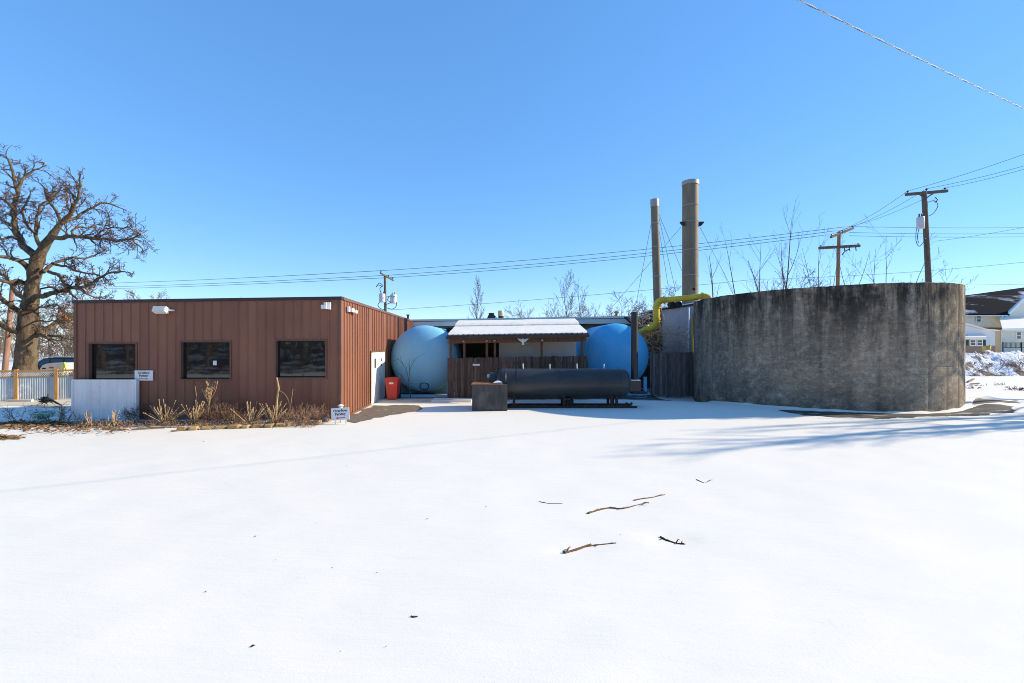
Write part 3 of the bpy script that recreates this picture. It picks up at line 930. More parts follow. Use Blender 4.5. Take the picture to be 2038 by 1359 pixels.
MB().box(PX(888, 22.6), PX(996, 22.6), 22.62, 22.66, -0.1, 3.2).build('rear_wall', M['interior_shade'], shed)
MB().box(PX(1145, 22.6), sxr - .1, 22.62, 22.66, -0.1, 3.2).build('rear_wall', M['interior_shade'], shed)
# pale tarpaulin sheets hung inside
for a, b in ((993, 1076), (1079, 1147)):
    Y = 20.6
    m = MB()
    n, k = 12, 8
    for j in range(k + 1):
        for i in range(n + 1):
            x = PX(a, Y) + (PX(b, Y) - PX(a, Y)) * i / n
            z = PZ(712, Y) - 0.5 + (ez(x) - 0.16 - PZ(712, Y) + 0.5) * j / k
            m.v.append((x, Y + 0.03 * fbm(x * 1.5, z * 1.2, a), z))
    m.f = [(j * (n + 1) + i, j * (n + 1) + i + 1, (j + 1) * (n + 1) + i + 1, (j + 1) * (n + 1) + i) for j in range(k) for i in range(n)]
    m.build('hanging_sheet', M['tarp'], shed, True)
# winged emblem on the gutter
Y = BEY - 0.12
t = thing('eagle_plaque', (PX(1041, Y), Y, PZ(680, Y)), 'small white spread-winged bird plaque on the shed beam', 'plaque')
c = P(1041, 678, Y)
wing = [(0, .05), (.06, .10), (.14, .10), (.30, .13), (.26, .05), (.20, .04), (.22, -.01), (.14, -.02), (.12, -.08), (.06, -.07), (.05, -.13), (.07, -.24), (0, -.20)]
outl = wing + [(-x, z) for x, z in reversed(wing[1:-1])]
MB().prism([(c.x + x * .8, Y, c.z + z * .8) for x, z in outl], (0, -0.03, 0)).build('wings', M['white'], t)
MB().lathe([(-.16, .0), (-.12, .045), (0, .06), (.08, .045), (.12, .03), (.15, 0)], (c.x, Y - 0.04, c.z), n=10).build('body', M['white'], t, True)

# board fences
def fence_run(label, p0, p1, top0, top1, width, mt, seed, gap=0.008, lean=0.006, bottom=0.02):
    rr = random.Random(seed)
    p0, p1 = Vector((*p0, 0)), Vector((*p1, 0))
    d = p1 - p0
    L = d.length
    d.normalize()
    nn = Vector((d.y, -d.x, 0))
    t = thing('board_fence', (p0 + p1) / 2, label, 'fence')
    org = (p0 + p1) / 2
    n = round(L / width)
    w = L / n
    rot = math.atan2(d.y, d.x)
    base = []
    for k in range(3):
        me = bpy.data.meshes.new('board')
        h = 1.0
        q = MB()
        hw = (w - gap) / 2
        q.add([(-hw, -.011, 0), (hw, -.011, 0), (hw, .011, 0), (-hw, .011, 0), (-hw, -.011, .985 - .008 * k), (hw, -.011, .985 + .004 * k), (hw, .011, .985 + .004 * k), (-hw, .011, .985 - .008 * k)],
              [(0, 1, 5, 4), (1, 2, 6, 5), (2, 3, 7, 6), (3, 0, 4, 7), (4, 5, 6, 7), (3, 2, 1, 0)])
        me.from_pydata(q.v, [], q.f)
        me.materials.append(mt)
        base.append(me)
    for i in range(n):
        s = (i + .5) / n
        o = bpy.data.objects.new('board', rr.choice(base))
        COL.objects.link(o)
        o.parent = t
        p = p0.lerp(p1, s)
        zb = gz(p.x, p.y) + bottom + rr.uniform(-.015, .03)
        zt_ = top0 + (top1 - top0) * s + rr.uniform(-.018, .012)
        o.location = p - org + nn * rr.uniform(0, .012) + Vector((0, 0, zb))
        o.scale = (1, 1, zt_ - zb)
        o.rotation_euler = (0, rr.uniform(-lean, lean), rot)
    for z in (0.35, (top0 + top1) / 2 - 0.3):
        MB().bar(p0 - nn * .045 + Vector((0, 0, z)), p1 - nn * .045 + Vector((0, 0, z)), .04, .09).build('rail', mt, t)
    for s in (0, .33, .66, 1):
        p = p0.lerp(p1, s) - nn * .12
        MB().box(p.x - .045, p.x + .045, p.y - .045, p.y + .045, -.2, (top0 + top1) / 2 - .08).build('post', mt, t)
    return t
SFY = 19.62
fence_run('brown weathered board fence closing the front of the open shed', (PX(892, SFY), SFY), (PX(1168, SFY), SFY), PZ(711, SFY), PZ(706, SFY), 0.135, M['fence'], 3)
fence_run('grey board fence between the deep blue tank and the concrete tank', (PX(1298, 22.0), 22.0), (PX(1398, 22.6), 22.6), PZ(701, 22.0), PZ(699, 22.6), 0.14, M['fence_grey'], 5, bottom=0.10)
t = thing('gate_notice', (PX(948, SFY), SFY - .04, PZ(726, SFY)), 'small white notice strip on the brown board fence', 'sign')
MB().box(PX(941, SFY), PX(955.5, SFY), SFY - .045, SFY - .03, PZ(727.5, SFY), PZ(724, SFY)).build('plate', M['white'], t)

# ------------------------------------------------------------------ blue tanks
def blue_tank(c, r, y0, y1, mt, label, manway=None):
    t = thing('blue_tank', (c[0], (y0 + y1) / 2, 0), label, 'tank')
    dish = r * 0.40
    prof = []
    for k in range(13):
        a = math.pi / 2 * k / 12
        prof.append((-dish * math.cos(a), r * math.sin(a)))
    prof += [(0.06, r), (0.07, r + .006), (0.11, r + .006), (0.12, r), (y1 - y0, r)]
    for k in range(1, 9):
        a = math.pi / 2 * k / 8
        prof.append((y1 - y0 + dish * math.sin(a), r * math.cos(a)))
    MB().lathe(prof, (c[0], y0, c[1]), (0, 1, 0), 72).build('shell', mt, t, True, 35)
    for sx in (-1, 1):
        x = c[0] + sx * r * 0.78
        MB().box(x - .07, x + .07, y0 - dish - .05, y0 - dish + .09, -.1, c[1] - r * .62).build('leg', mt, t)
    MB().box(c[0] - r * .9, c[0] + r * .9, y0 - dish - .16, y0 - dish - .06, .01, .13).build('cross_beam', mt, t)
    for yy in (y0 + .9, y1 - .6):
        MB().box(c[0] - r * .85, c[0] + r * .85, yy, yy + .15, -.1, c[1] - r * .75).build('saddle', mt, t)
    if manway:
        mx, mz, mr = manway
        rr_ = math.hypot(mx - c[0], mz - c[1])
        yy = y0 - dish * math.sqrt(max(0, 1 - (rr_ / r) ** 2))
        ring = [(mx + mr * math.cos(2 * math.pi * k / 28), yy - .0 + 0.10 * (mz + mr * .7 * math.sin(2 * math.pi * k / 28) - mz), mz + mr * .78 * math.sin(2 * math.pi * k / 28)) for k in range(29)]
        MB().tube([(p[0], yy + (c[1] - p[2] - (c[1] - mz)) * .30 - .015, p[2]) for p in ring], .022, 8).build('manway_ring', M['black_steel'], t, True)
    return t
LTY = 21.05
lc = P(844.5, 714, LTY)
blue_tank((lc.x, lc.z), 66.5 / F * LTY, LTY, 26.3, M['blue'], 'pale blue cylindrical tank lying beside the brown building with a ringed hatch', (P(843, 769, 20.5).x, P(843, 769, 20.5).z, 0.20))
RTY = 21.95
rc = P(1226, 708, RTY)
blue_tank((rc.x, rc.z), 64.5 / F * RTY, RTY, 26.3, M['blue_deep'], 'deep blue cylindrical tank lying behind the black smoker chimney')

# red wheeled bin
x, Y = PX(782.5, 19.25), 19.25
t = thing('wheeled_bin', (x, Y, .06), 'red wheeled refuse bin beside the cream double door', 'bin')
z0 = 0.06
def frustum(m, x, y, wb, db, wt, dt, za, zb):
    b = [(x - wb, y - db, za), (x + wb, y - db, za), (x + wb, y + db, za), (x - wb, y + db, za)]
    q = [(x - wt, y - dt, zb), (x + wt, y - dt, zb), (x + wt, y + dt, zb), (x - wt, y + dt, zb)]
    return m.hexa(b, q)
frustum(MB(), x, Y, .19, .24, .26, .31, z0 + .04, z0 + .82).build('body', M['red_bin'], t)
MB().box(x - .29, x + .29, Y - .345, Y + .33, z0 + .82, z0 + .86).build('rim', M['red_bin'], t)
frustum(MB(), x, Y, .285, .33, .23, .27, z0 + .861, z0 + .92).build('lid', M['red_bin'], t)
for s in (-1, 1):
    MB().lathe([(-.03, .0), (-.03, .10), (.03, .10), (.03, 0)], (x + s * .22, Y + .22, z0 + .10), (1, 0, 0), 14).build('wheel', M['tyre'], t)
MB().box(x - .10, x + .10, Y - .318, Y - .313, z0 + .66, z0 + .70).build('lettering', M['white'], t)
MB().box(x - .07, x + .08, Y - .32, Y - .315, z0 + .71, z0 + .735).build('lettering', M['white'], t)

# ------------------------------------------------------------------ black smoker
SMY = 17.35
sm = thing('barrel_smoker', (P(1122, 812, SMY).x, SMY, 0), 'long black steel barrel smoker on skids with a grey firebox and tall chimney', 'smoker')
bx0, bx1 = PX(1000, SMY), PX(1240, SMY)
bzc, br = PZ(762.5, SMY), 29.3 / F * SMY
prof = []
hd = 0.30
for k in range(10):
    a = math.pi / 2 * k / 9
    prof.append((-hd * math.cos(a), br * math.sin(a)))
Lb = bx1 - bx0
prof += [(.10, br), (.11, br + .008), (.135, br + .008), (.145, br), (Lb - .16, br), (Lb - .15, br + .006), (Lb - .13, br + .006), (Lb - .12, br)]
for k in range(10):
    a = math.pi / 2 * k / 9
    prof.append((Lb + hd * 0.8 * math.sin(a), br * math.cos(a)))
MB().lathe(prof, (bx0, SMY, bzc), (1, 0, 0), 56).build('barrel', M['black_steel'], sm, True, 35)
# door outline, hinge rods and drip pipe on the barrel
m = MB()
for xx in (bx0 + .55, bx0 + 2.05, bx0 + 2.15, bx0 + 3.7):
    m.tube([(xx, SMY + (br + .012) * math.cos(a), bzc + (br + .012) * math.sin(a)) for a in [R(95 + 9 * k) for k in range(10)]], .010, 6)
m.build('door_seams', M['black_steel'], sm)
# firebox
fx0, fx1, fy0, fy1 = PX(939.5, 16.25), PX(1009.5, 16.25), 16.25, 17.4
fzt = PZ(766, 16.25)
fb = MB().box(fx0, fx1, fy0, fy1, 0.0, fzt).build('firebox', M['burnt'], sm)
MB().box(fx0 - .035, fx1 - .16, fy0 - .02, fy1 + .02, fzt + .002, fzt + .03).build('firebox_lid', M['rust'], sm)
MB().add([(fx0 + .72, fy0 + .45, fzt + .033), (fx1 - .2, fy0 + .35, fzt + .033), (fx1 - .18, fy1 - .1, fzt + .033), (fx0 + .95, fy1 - .1, fzt + .033), (fx1 - .35, fy0 + .7, fzt + .15), (fx1 - .25, fy1 - .35, fzt + .12)],
         [(0, 1, 4), (1, 2, 5, 4), (2, 3, 5), (3, 0, 4, 5)]).build('snow_heap', M['snow'], sm, True)
MB().lathe([(-.12, .30), (.10, .30), (.12, .34), (.16, .34)], (bx0 - .36, SMY, bzc + .12), (1, 0, 0), 24).build('neck_flange', M['black_steel'], sm, True, 35)
MB().lathe([(-.06, 0), (-.06, .07), (.0, .09), (.10, .09), (.12, 0)], (bx0 - .52, SMY - .12, bzc + .27), (1, 0, 0), 12).build('air_vent', M['pale_metal'], sm, True, 35)
# thermometer pipes on top
for px, h in ((1041, 9.5), (1094, 9), (1148, 9.5), (1202, 9)):
    x = PX(px, SMY)
    MB().tube([(x, SMY, bzc + br - .03), (x, SMY, bzc + br + h / F * SMY)], .028, 10).build('vent_pipe', M['pale_metal'], sm, True, 40)
# chimney
chx = PX(1263, SMY)
cb = MB()
cb.box(PX(1250, SMY), PX(1273, SMY), SMY - .2, SMY + .2, PZ(778, SMY), PZ(757, SMY))
cb.build('chimney_box', M['black_steel'], sm)
MB().box(PX(1254, SMY), PX(1272, SMY), SMY - .18, SMY + .18, PZ(757, SMY) + .001, PZ(755, SMY)).build('chimney_box_snow', M['snow'], sm)
chm = MB()
ztop = PZ(621, SMY)
chm.lathe([(0, .132), (ztop - PZ(757, SMY), .132), (ztop - PZ(757, SMY), .118), (1.0, .118)], (chx, SMY, PZ(757, SMY)), n=28)
chm.build('chimney', M['black_flue'], sm, True, 40)
MB().box(PX(1256, SMY), PX(1285, SMY), SMY - .25, SMY + .25, PZ(783, SMY), PZ(779, SMY)).build('drip_shelf', M['rail_rust'], sm)
# legs and skids
for px in (1023, 1122, 1217, 1227):
    x = PX(px, SMY - .3)
    for yy in (SMY - .33, SMY + .33):
        MB().box(x - .045, x + .045, yy - .045, yy + .045, 0.05, bzc - br * .70).build('leg', M['rail_rust'], sm)
for yy in (SMY - .36, SMY + .36):
    MB().box(PX(1004, SMY), PX(1262, SMY), yy - .05, yy + .05, 0.005, .075).build('skid', M['rail_rust'], sm)
m = MB()
for px in (1240, 1250):
    a = Vector((PX(px, 17), 17.0, .06))
    m.bar(a, a + Vector((.16, 0, .14)), .06, .06)
m.build('tow_lugs', M['rail_rust'], sm)
MB().box(PX(1125, 17.3), PX(1141, 17.3), 17.2, 17.5, 0.08, .26).build('grease_tray', M['rail_rust'], sm)

# ------------------------------------------------------------------ concrete tank
ctank = thing('concrete_tank', (TCX, TCY, 0), 'big round open-topped concrete tank with dark weather streaks', 'tank')
NPAN = 36
def rimz(x):
    return 4.52 + 0.021 * (x - TCX)
for i in range(NPAN):
    a0, a1 = 2 * math.pi * i / NPAN, 2 * math.pi * (i + 1) / NPAN
    m = MB()
    us = [0, .012, .045, .2, .4, .6, .8, .955, .988, 1]
    off = [-.008, -.006, 0, 0.0, 0.0, 0.0, 0.0, 0, -.006, -.008]
    zs = [-0.6, 0.0, 1.56, 1.57, 1.60, 1.61, 3.1, 3.11, 3.14, 3.15, None]
    zo = [0, 0, 0, -.008, -.008, 0, 0, -.008, -.008, 0, 0]
    rows = []
    for z, dz in zip(zs, zo):
        row = []
        for u_, o_ in zip(us, off):
            a = a0 + (a1 - a0) * u_
            r = TR + o_ + dz + 0.003 * math.sin(i * 2.7)
            x, y = TCX + r * math.sin(a), TCY - r * math.cos(a)
            row.append((x, y, rimz(x) - 0.02 + 0.02 * fbm(a * 22, 3.3) if z is None else z))
        rows.append(row)
    for rad, dzt in ((TR - .02, 0.0), (TR - .28, 0.0), (TR - .30, -.02), (TR - .30, -5.0)):
        row = []
        for u_ in us:
            a = a0 + (a1 - a0) * u_
            x, y = TCX + rad * math.sin(a), TCY - rad * math.cos(a)
            row.append((x, y, rimz(x) + dzt + 0.02 * fbm(a * 22, 3.3)))
        rows.append(row)
    n = len(us)
    m.v = [p for row in rows for p in row]
    m.f = [(j * n + k, j * n + k + 1, (j + 1) * n + k + 1, (j + 1) * n + k) for j in range(len(rows) - 1) for k in range(n - 1)]
    m.build('wall_panel', M['concrete'], ctank, True, 30)
MB().lathe([(0.5, 0), (0.5, TR - .2)], (TCX, TCY, 0), n=48).build('floor_slab', M['snow'], ctank)
# thin snow ridge blown against the foot of the wall
m = MB()
n = 90
rings = []
for k in range(n + 1):
    a = R(-80 + 190 * k / n)
    s, c_ = math.sin(a), -math.cos(a)
    h = 0.055 + 0.05 * fbm(a * 6, 1.0) + 0.16 * math.exp(-((a - R(80)) / .35) ** 2)
    wd = 0.24 + 0.10 * fbm(a * 4, 7.0) + 0.9 * math.exp(-((a - R(78)) / .3) ** 2)
    for rad, z in ((TR - .05, h), (TR + .06, max(.03, h * .85)), (TR + wd * .6, max(.02, h * .4)), (TR + wd, -.01)):
        x, y = TCX + rad * s, TCY + rad * c_
        m.v.append((x, y, gz(x, y) + z))
m.f = [(k * 4 + j, (k + 1) * 4 + j, (k + 1) * 4 + j + 1, k * 4 + j + 1) for k in range(n) for j in range(3)]
tag(m.build('snow_bank', M['snow'], smooth=True), kind='structure')

# ------------------------------------------------------------------ metal plant room, stacks, yellow pipe
plant = thing('plant_room', (10.6, 26, 0), 'grey ribbed metal plant room behind the board fence and concrete tank', 'building')
PY = 25.3
pxl, pxr = PX(1318, PY), PX(1318, PY) + 4.4
ptz = lambda x: PZ(618, PY) + (x - pxl) * 0.16
npn = 9
for i in range(npn):
    a, b = pxl + (pxr - pxl) * i / npn, pxl + (pxr - pxl) * (i + 1) / npn
    m = MB()
    prof = [(a, 0), (b - .10, 0), (b - .085, -.03), (b - .03, -.03), (b - .015, 0), (b, 0)]
    n = len(prof)
    m.add([(x, PY + y, -.3) for x, y in prof] + [(x, PY + y, ptz(x)) for x, y in prof], [(j, j + 1, j + 1 + n, j + n) for j in range(n - 1)])
    m.build('cladding_panel', M['shed_metal'], plant)
MB().box(pxl - .05, pxl - .003, PY, PY + 4, -.3, ptz(pxl)).build('side_wall', M['gutter'], plant)
MB().box(pxl, pxr, PY + 3.9, PY + 4, -.3, ptz(pxl)).build('rear_wall', M['gutter'], plant)
MB().hexa([(pxl - .2, PY - .15, ptz(pxl) + .005), (pxr, PY - .15, ptz(pxr) + .005), (pxr, PY + 4, ptz(pxr) + .005), (pxl - .2, PY + 4, ptz(pxl) + .005)],
          [(pxl - .2, PY - .15, ptz(pxl) + .09), (pxr, PY - .15, ptz(pxr) + .09), (pxr, PY + 4, ptz(pxr) + .09), (pxl - .2, PY + 4, ptz(pxl) + .09)]).build('roof', M['dark_cap'], plant)
MB().hexa([(pxl - .1, PY - .05, ptz(pxl) + .093), (pxr, PY - .05, ptz(pxr) + .093), (pxr, PY + 3.9, ptz(pxr) + .093), (pxl - .1, PY + 3.9, ptz(pxl) + .093)],
          [(pxl - .1, PY - .02, ptz(pxl) + .16), (pxr, PY - .02, ptz(pxr) + .16), (pxr, PY + 3.9, ptz(pxr) + .16), (pxl - .1, PY + 3.9, ptz(pxl) + .16)]).build('roof_snow', M['snow'], plant)
MB().tube([(PX(1371, 25.1), 25.1, -.2), (PX(1371, 25.1), 25.1, PZ(612, 25.1))], .06, 10).build('downpipe', M['galv'], plant, True)
for px in (1337, 1350):
    c = P(px, 606, 24.9)
    MB().lathe([(-.22, .15), (.0, .17), (.10, .17), (.10, .15), (0.02, .13), (0.02, 0)], c, (0.2, -1, -.1), 16).build('exhaust_horn', M['vent_dark'], plant, True, 35)
# low broken lean-to roof left of the plant room
lt = thing('lean_to', (7.9, 25, 0), 'collapsed dark shingled lean-to under brambles beside the plant room', 'shed')
a, b = PX(1262, 24.6), PX(1318, 24.6)
MB().hexa([(a, 24.6, 3.35), (b, 24.6, 3.1), (b, 26.8, 3.75), (a, 26.8, 3.9)], [(a, 24.6, 3.43), (b, 24.6, 3.18), (b, 26.8, 3.83), (a, 26.8, 3.98)]).build('roof', M['shingle'], lt)
MB().box(a + .1, b - .05, 24.9, 25.0, -.2, 3.1).build('wall', M['post_wood'], lt)

def stack(name, label, base, top, r, bands, capc, mt):
    t = thing(name, base, label, 'chimney')
    base, top = Vector(base), Vector(top)
    ax = top - base
    L = ax.length
    MB().lathe([(0, r), (L, r), (L, r - .03), (L - 1, r - .03)], base, ax, 36).build('flue', mt, t, True, 40)
    for f in bands:
        MB().lathe([(f * L - .03, r + .002), (f * L - .03, r + .014), (f * L + .03, r + .014), (f * L + .03, r + .002)], base, ax, 36).build('joint_band', M['grey_wall'], t, True, 40)
    return t, base, ax.normalized(), L
bt = P(1374, 362, 27.6)
rb = 15.4 / F * 27.6
t, b0, ax, L = stack('large_stack', 'thick tall weathered steel stack rising beside the concrete tank', (bt.x - .02, 27.6, 0), bt, rb, (.42, .535, .66, .80, .88), None, M['chimney'])
MB().lathe([(L - .22, rb + .004), (L - .22, rb + .03), (L + .02, rb + .03), (L + .02, rb - .01)], b0, ax, 36).build('cap_band', M['chimney_cap'], t, True, 40)
zb = PZ(448, 27.6)
for s in (-1, 1):
    m = MB()
    x = bt.x + s * rb
    m.prism([(x - s * .02, 27.3, zb - .1), (x - s * .02, 27.3, zb + .14), (x + s * .24, 27.3, zb + .14), (x + s * .24, 27.3, zb + .08), (x + s * .08, 27.3, zb - .1)], (0, .14, 0))
    m.build('guy_bracket', M['vent_dark'], t)
MB().box(bt.x - .06, bt.x + .10, 27.6 - rb - .02, 27.6 - rb + .1, PZ(577, 27.6) - .07, PZ(577, 27.6) + .07).build('sample_port', M['black'], t)
st_ = P(1302.5, 398, 25.2)
sb_ = P(1311, 690, 25.2)
t2, b2, ax2, L2 = stack('slim_stack', 'slim pale leaning flue pipe held by guy wires', (sb_.x, 25.2, sb_.z), st_, 7.6 / F * 25.2, (.28, .48, .68, .84), None, M['chimney'])
MB().lathe([(L2 - .50, .15), (L2 - .36, .15)], b2, ax2, 20).build('vent_throat', M['vent_dark'], t2, True)
MB().lathe([(L2 - .38, .225), (L2 + .03, .225), (L2 + .03, .20), (L2 - .3, .20)], b2, ax2, 24).build('cap_band', M['chimney_cap'], t2, True, 40)
# guy wires, each its own thing
def wire(name, pts, r, label, cat, group=None, mt='wire', n=5):
    o = MB().tube(pts, r, n).build(name, M[mt], smooth=True)
    return tag(o, label, cat, group)
gw = [((1299, 428), 25.2, (1267, 600), 26.5), ((1308, 418), 25.2, (1345, 580), 26.8), ((1308, 418), 25.2, (1372, 575), 26.5), ((1309, 440), 25.2, (1330, 570), 28)]
gl = ['thin guy wire running down left from the slim flue to the roof', 'thin guy wire from the slim flue head, middle one to its right', 'thin guy wire from the slim flue head reaching the thick stack', 'short steep guy wire hanging just right of the slim flue']
for (a, ya, b, yb), lb in zip(gw, gl):
    wire('guy_wire', [P(*a, ya), P(*b, yb)], .011, lb, 'guy wire', 'guy wires of the slim flue')
for (a, ya, b, yb, lb) in (((1355, 452), 27.6, (1215, 615), 30, 'thin guy wire running down to the flat roof from the thick stack'), ((1392, 450), 27.6, (1460, 580), 31, 'thin guy wire from the thick stack down behind the concrete tank')):
    wire('guy_wire', [P(*a, ya), P(*b, yb)], .011, lb, 'guy wire')

# yellow pipe
yp = thing('yellow_pipe', (7.3, 23, 0), 'fat yellow pipe with elbows running onto the concrete tank rim', 'pipe')
r = 6.2 / F * 23
def arc(p, q, s, n=7):
    """quadratic bend from p to s round corner q"""
    p, q, s = Vector(p), Vector(q), Vector(s)
    return [(p * (1 - t) ** 2 + q * 2 * t * (1 - t) + s * t * t) for t in [k / n for k in range(n + 1)]]
A0 = P(1272, 661, 24.2); A1 = P(1292, 654, 23.3); Cn = P(1307, 650, 23.0); A2 = P(1306.5, 636, 23)
MB().tube([A0, A1], r * .92, 18).build('lower_run', M['yellow'], yp, True, 40)
MB().tube(arc(A1, Cn, A2), r * 1.05, 18).build('elbow', M['yellow'], yp, True, 40)
B1 = P(1306.5, 612, 23); Bc = P(1306.5, 597, 23); B2 = P(1322, 597, 22.9)
MB().tube([A2, B1], r, 18).build('riser', M['yellow'], yp, True, 40)
MB().tube(arc(B1, Bc, B2), r * 1.05, 18).build('elbow', M['yellow'], yp, True, 40)
C1 = P(1398, 590, 22.0); Cc = P(1418, 588, 21.8); C2 = Vector((Cc.x, 21.8, 3.9))
MB().tube([B2, C1], r * .88, 18).build('upper_run', M['yellow'], yp, True, 40)
MB().tube(arc(C1, Cc, C2), r * 1.02, 18).build('elbow', M['yellow'], yp, True, 40)
for p, d in ((A2, (0, 0, 1)), (B1, (0, 0, 1)), (A1, (.7, -.6, .3)), (B2, (1, -.1, .1)), (C1, (1, -.1, .1)), (P(1306.5, 634, 23), (0, 0, 1))):
    MB().lathe([(-.035, r * .9), (-.035, r * 1.28), (.035, r * 1.28), (.035, r * .9)], p, d, 20).build('flange', M['yellow'], yp, True, 40)
x = PX(1378.5, 22.9)
t = thing('gas_pipe', (x, 22.9, 0), 'thin vertical yellow pipe against the left edge of the concrete tank', 'pipe')
MB().tube([(x, 22.9, -.2), (x, 22.9, PZ(634, 22.9))], .045, 10).build('pipe', M['yellow'], t, True)
MB().lathe([(0, .065), (.08, .065), (.10, .03), (.28, .03), (.28, 0)], (x, 22.9, PZ(636, 22.9)), n=10).build('valve', M['yellow'], t, True, 40)

# ------------------------------------------------------------------ bare trees
def rnd_perp(rr, d):
    v = Vector((rr.uniform(-1, 1), rr.uniform(-1, 1), rr.uniform(-1, 1)))
    v -= d * v.dot(d)
    return v.normalized() if v.length > 1e-3 else d.orthogonal().normalized()

def grow(rr, out, p, d, length, rad, level, spec, tips=None):
    """one branch as a wandering polyline, then its children"""
    n = spec['seg'][min(level, len(spec['seg']) - 1)]
    pts, rads = [p.copy()], [rad]
    q, dd = p.copy(), d.copy()
    for i in range(n):
        dd = (dd + rnd_perp(rr, dd) * spec['wander'] + Vector((0, 0, spec['lift'] * (0.6 + level * .3)))).normalized()
        q = q + dd * (length / n)
        pts.append(q.copy())
        rads.append(rad * (1 - (i + 1) / n * spec['taper']))
    out.append((level, pts, [max(r_, spec['rmin']) for r_ in rads]))
    if level >= spec['levels']:
        if tips is not None: tips.append((pts[-1], dd.copy()))
        return
    kids = spec['kids'][min(level, len(spec['kids']) - 1)]
    kids = max(1, int(kids * rr.uniform(.75, 1.25)))
    for k in range(kids):
        f = spec['from'] + (1 - spec['from']) * (k + rr.random()) / kids
        i = min(n - 1, int(f * n))
        t = f * n - i
        b = pts[i].lerp(pts[i + 1], t)
        td = (pts[i + 1] - pts[i]).normalized()
        ang = R(rr.uniform(*spec['angle']))
        nd = (td * math.cos(ang) + rnd_perp(rr, td) * math.sin(ang)).normalized()
        L = length * rr.uniform(*spec['ratio']) * (1.15 - .55 * f)
        r2 = (rads[i] * (1 - t) + rads[i + 1] * t) * rr.uniform(.45, .68)
        grow(rr, out, b, nd, L, r2, level + 1, spec, tips)

def tubes(branches, lo, hi, sides):
    m = MB()
    for lev, pts, rads in branches:
        if lo <= lev <= hi:
            m.tube(pts, rads, sides[min(lev, len(sides) - 1)], cap=False)
    return m

SPEC = dict(seg=[9, 6, 5, 4, 3], wander=.16, lift=.05, taper=.85, rmin=.006, levels=3, kids=[13, 7, 5], angle=(28, 55), ratio=(.38, .55))
SPEC['from'] = .18

def bare_tree(px, py_base, py_top, Y, label, seed, spec=None, stems=1, r=None, name='bare_tree', group=None, spread=.12, mt='twig', dx_top=0):
    rr = random.Random(seed)
    sp = dict(SPEC)
    if spec: sp.update(spec)
    base = P(px, py_base, Y)
    x, z0_ = base.x, gz(base.x, Y)
    zt_ = PZ(py_top, Y)
    H = (zt_ - z0_) * .90
    t = thing(name, (x, Y, z0_), label, 'tree', group)
    br = []
    for s in range(stems):
        a = rr.uniform(0, 6.28)
        d = Vector((math.cos(a) * spread * (stems > 1) + dx_top / F * Y / H, math.sin(a) * spread * (stems > 1), 1)).normalized()
        if stems > 1:
            d = Vector(((s - (stems - 1) / 2) / stems * spread * 2.4 + rr.uniform(-.04, .04), rr.uniform(-.1, .1), 1)).normalized()
        hh = H * (1 if s == stems // 2 else rr.uniform(.78, .97))
        grow(rr, br, Vector((x + (s - stems / 2) * .12, Y, z0_ - .1)), d, hh, r or H * .011, 0, sp)
    tubes(br, 0, 0, [8]).build('trunk', M['bark'], t, True)
    tubes(br, 1, 9, [8, 4, 3, 3]).build('crown', M[mt], t)
    return t

BT = 'bare trees beyond the long roof'
bare_tree(948, 640, 550, 62, 'dense upright bare tree rising behind the long snowy roof', 11, dict(kids=[34, 8, 4], angle=(20, 34), ratio=(.24, .34), rmin=.012, lift=.06, wander=.06), stems=1)
bare_tree(1147, 640, 540, 58, 'three-stemmed bare tree behind the shed roof', 12, dict(kids=[11, 7, 5], angle=(24, 42), ratio=(.30, .45), rmin=.011, lift=.08), stems=3, spread=.22)
bare_tree(1062, 640, 604, 66, 'small bushy bare tree just above the shed roof', 13, dict(kids=[16, 7, 4], rmin=.012), stems=3, spread=.3)
bare_tree(1103, 640, 600, 66, 'thin bare sapling beside the three-stemmed tree', 14, dict(kids=[9, 5, 3], rmin=.012))
bare_tree(1165, 640, 604, 70, 'low bare thicket tree at the foot of the three-stemmed tree', 15, dict(kids=[16, 7, 4], rmin=.013), stems=4, spread=.5)
bare_tree(1288, 640, 572, 46, 'round-crowned bare tree behind the slim leaning flue', 16, dict(kids=[15, 9, 6], angle=(35, 65), ratio=(.42, .62), rmin=.012, wander=.24), stems=3, spread=.5)
bare_tree(1240, 640, 590, 60, 'low bare tree just above the slim vent pipe', 26, dict(kids=[12, 6, 4], rmin=.012), stems=2, spread=.4)
# saplings behind the concrete tank
SAP = dict(kids=[9, 4, 3], angle=(30, 48), ratio=(.26, .38), wander=.055, lift=.04, rmin=.006, levels=2)
bare_tree(1430, 640, 480, 32, 'spindly bare sapling nearest the thick stack above the concrete rim', 31, dict(SAP, kids=[8, 4]), dx_top=-12)
bare_tree(1478, 640, 432, 31, 'straight slender bare sapling above the concrete rim', 32, dict(SAP, kids=[9, 4]), r=.07)
bare_tree(1543, 640, 412, 30, 'tallest bare sapling with forking pale trunks above the concrete rim', 33, dict(SAP, kids=[10, 5], ratio=(.30, .44)), stems=2, spread=.05, r=.09)
bare_tree(1510, 640, 445, 31, 'bare leaning sapling left of the tallest one', 34, dict(SAP, kids=[8, 4]), r=.06, dx_top=-10)
bare_tree(1632, 640, 430, 36, 'many-stemmed bare tree left of the double-armed pole', 35, dict(SAP, kids=[8, 5, 3], levels=3), stems=5, spread=.34, r=.06)
bare_tree(1748, 640, 436, 36, 'many-stemmed bare tree between the two utility poles', 36, dict(SAP, kids=[8, 4, 3], levels=3), stems=4, spread=.34, r=.06)
bare_tree(1605, 600, 545, 50, 'fine brushy bare tree low behind the concrete rim', 37, dict(kids=[16, 8, 5], angle=(35, 60), rmin=.012), stems=3, spread=.5)
bare_tree(1795, 600, 540, 50, 'wispy bare tree low beside the transformer pole', 38, dict(kids=[10, 6, 4], rmin=.010), stems=2, spread=.3)

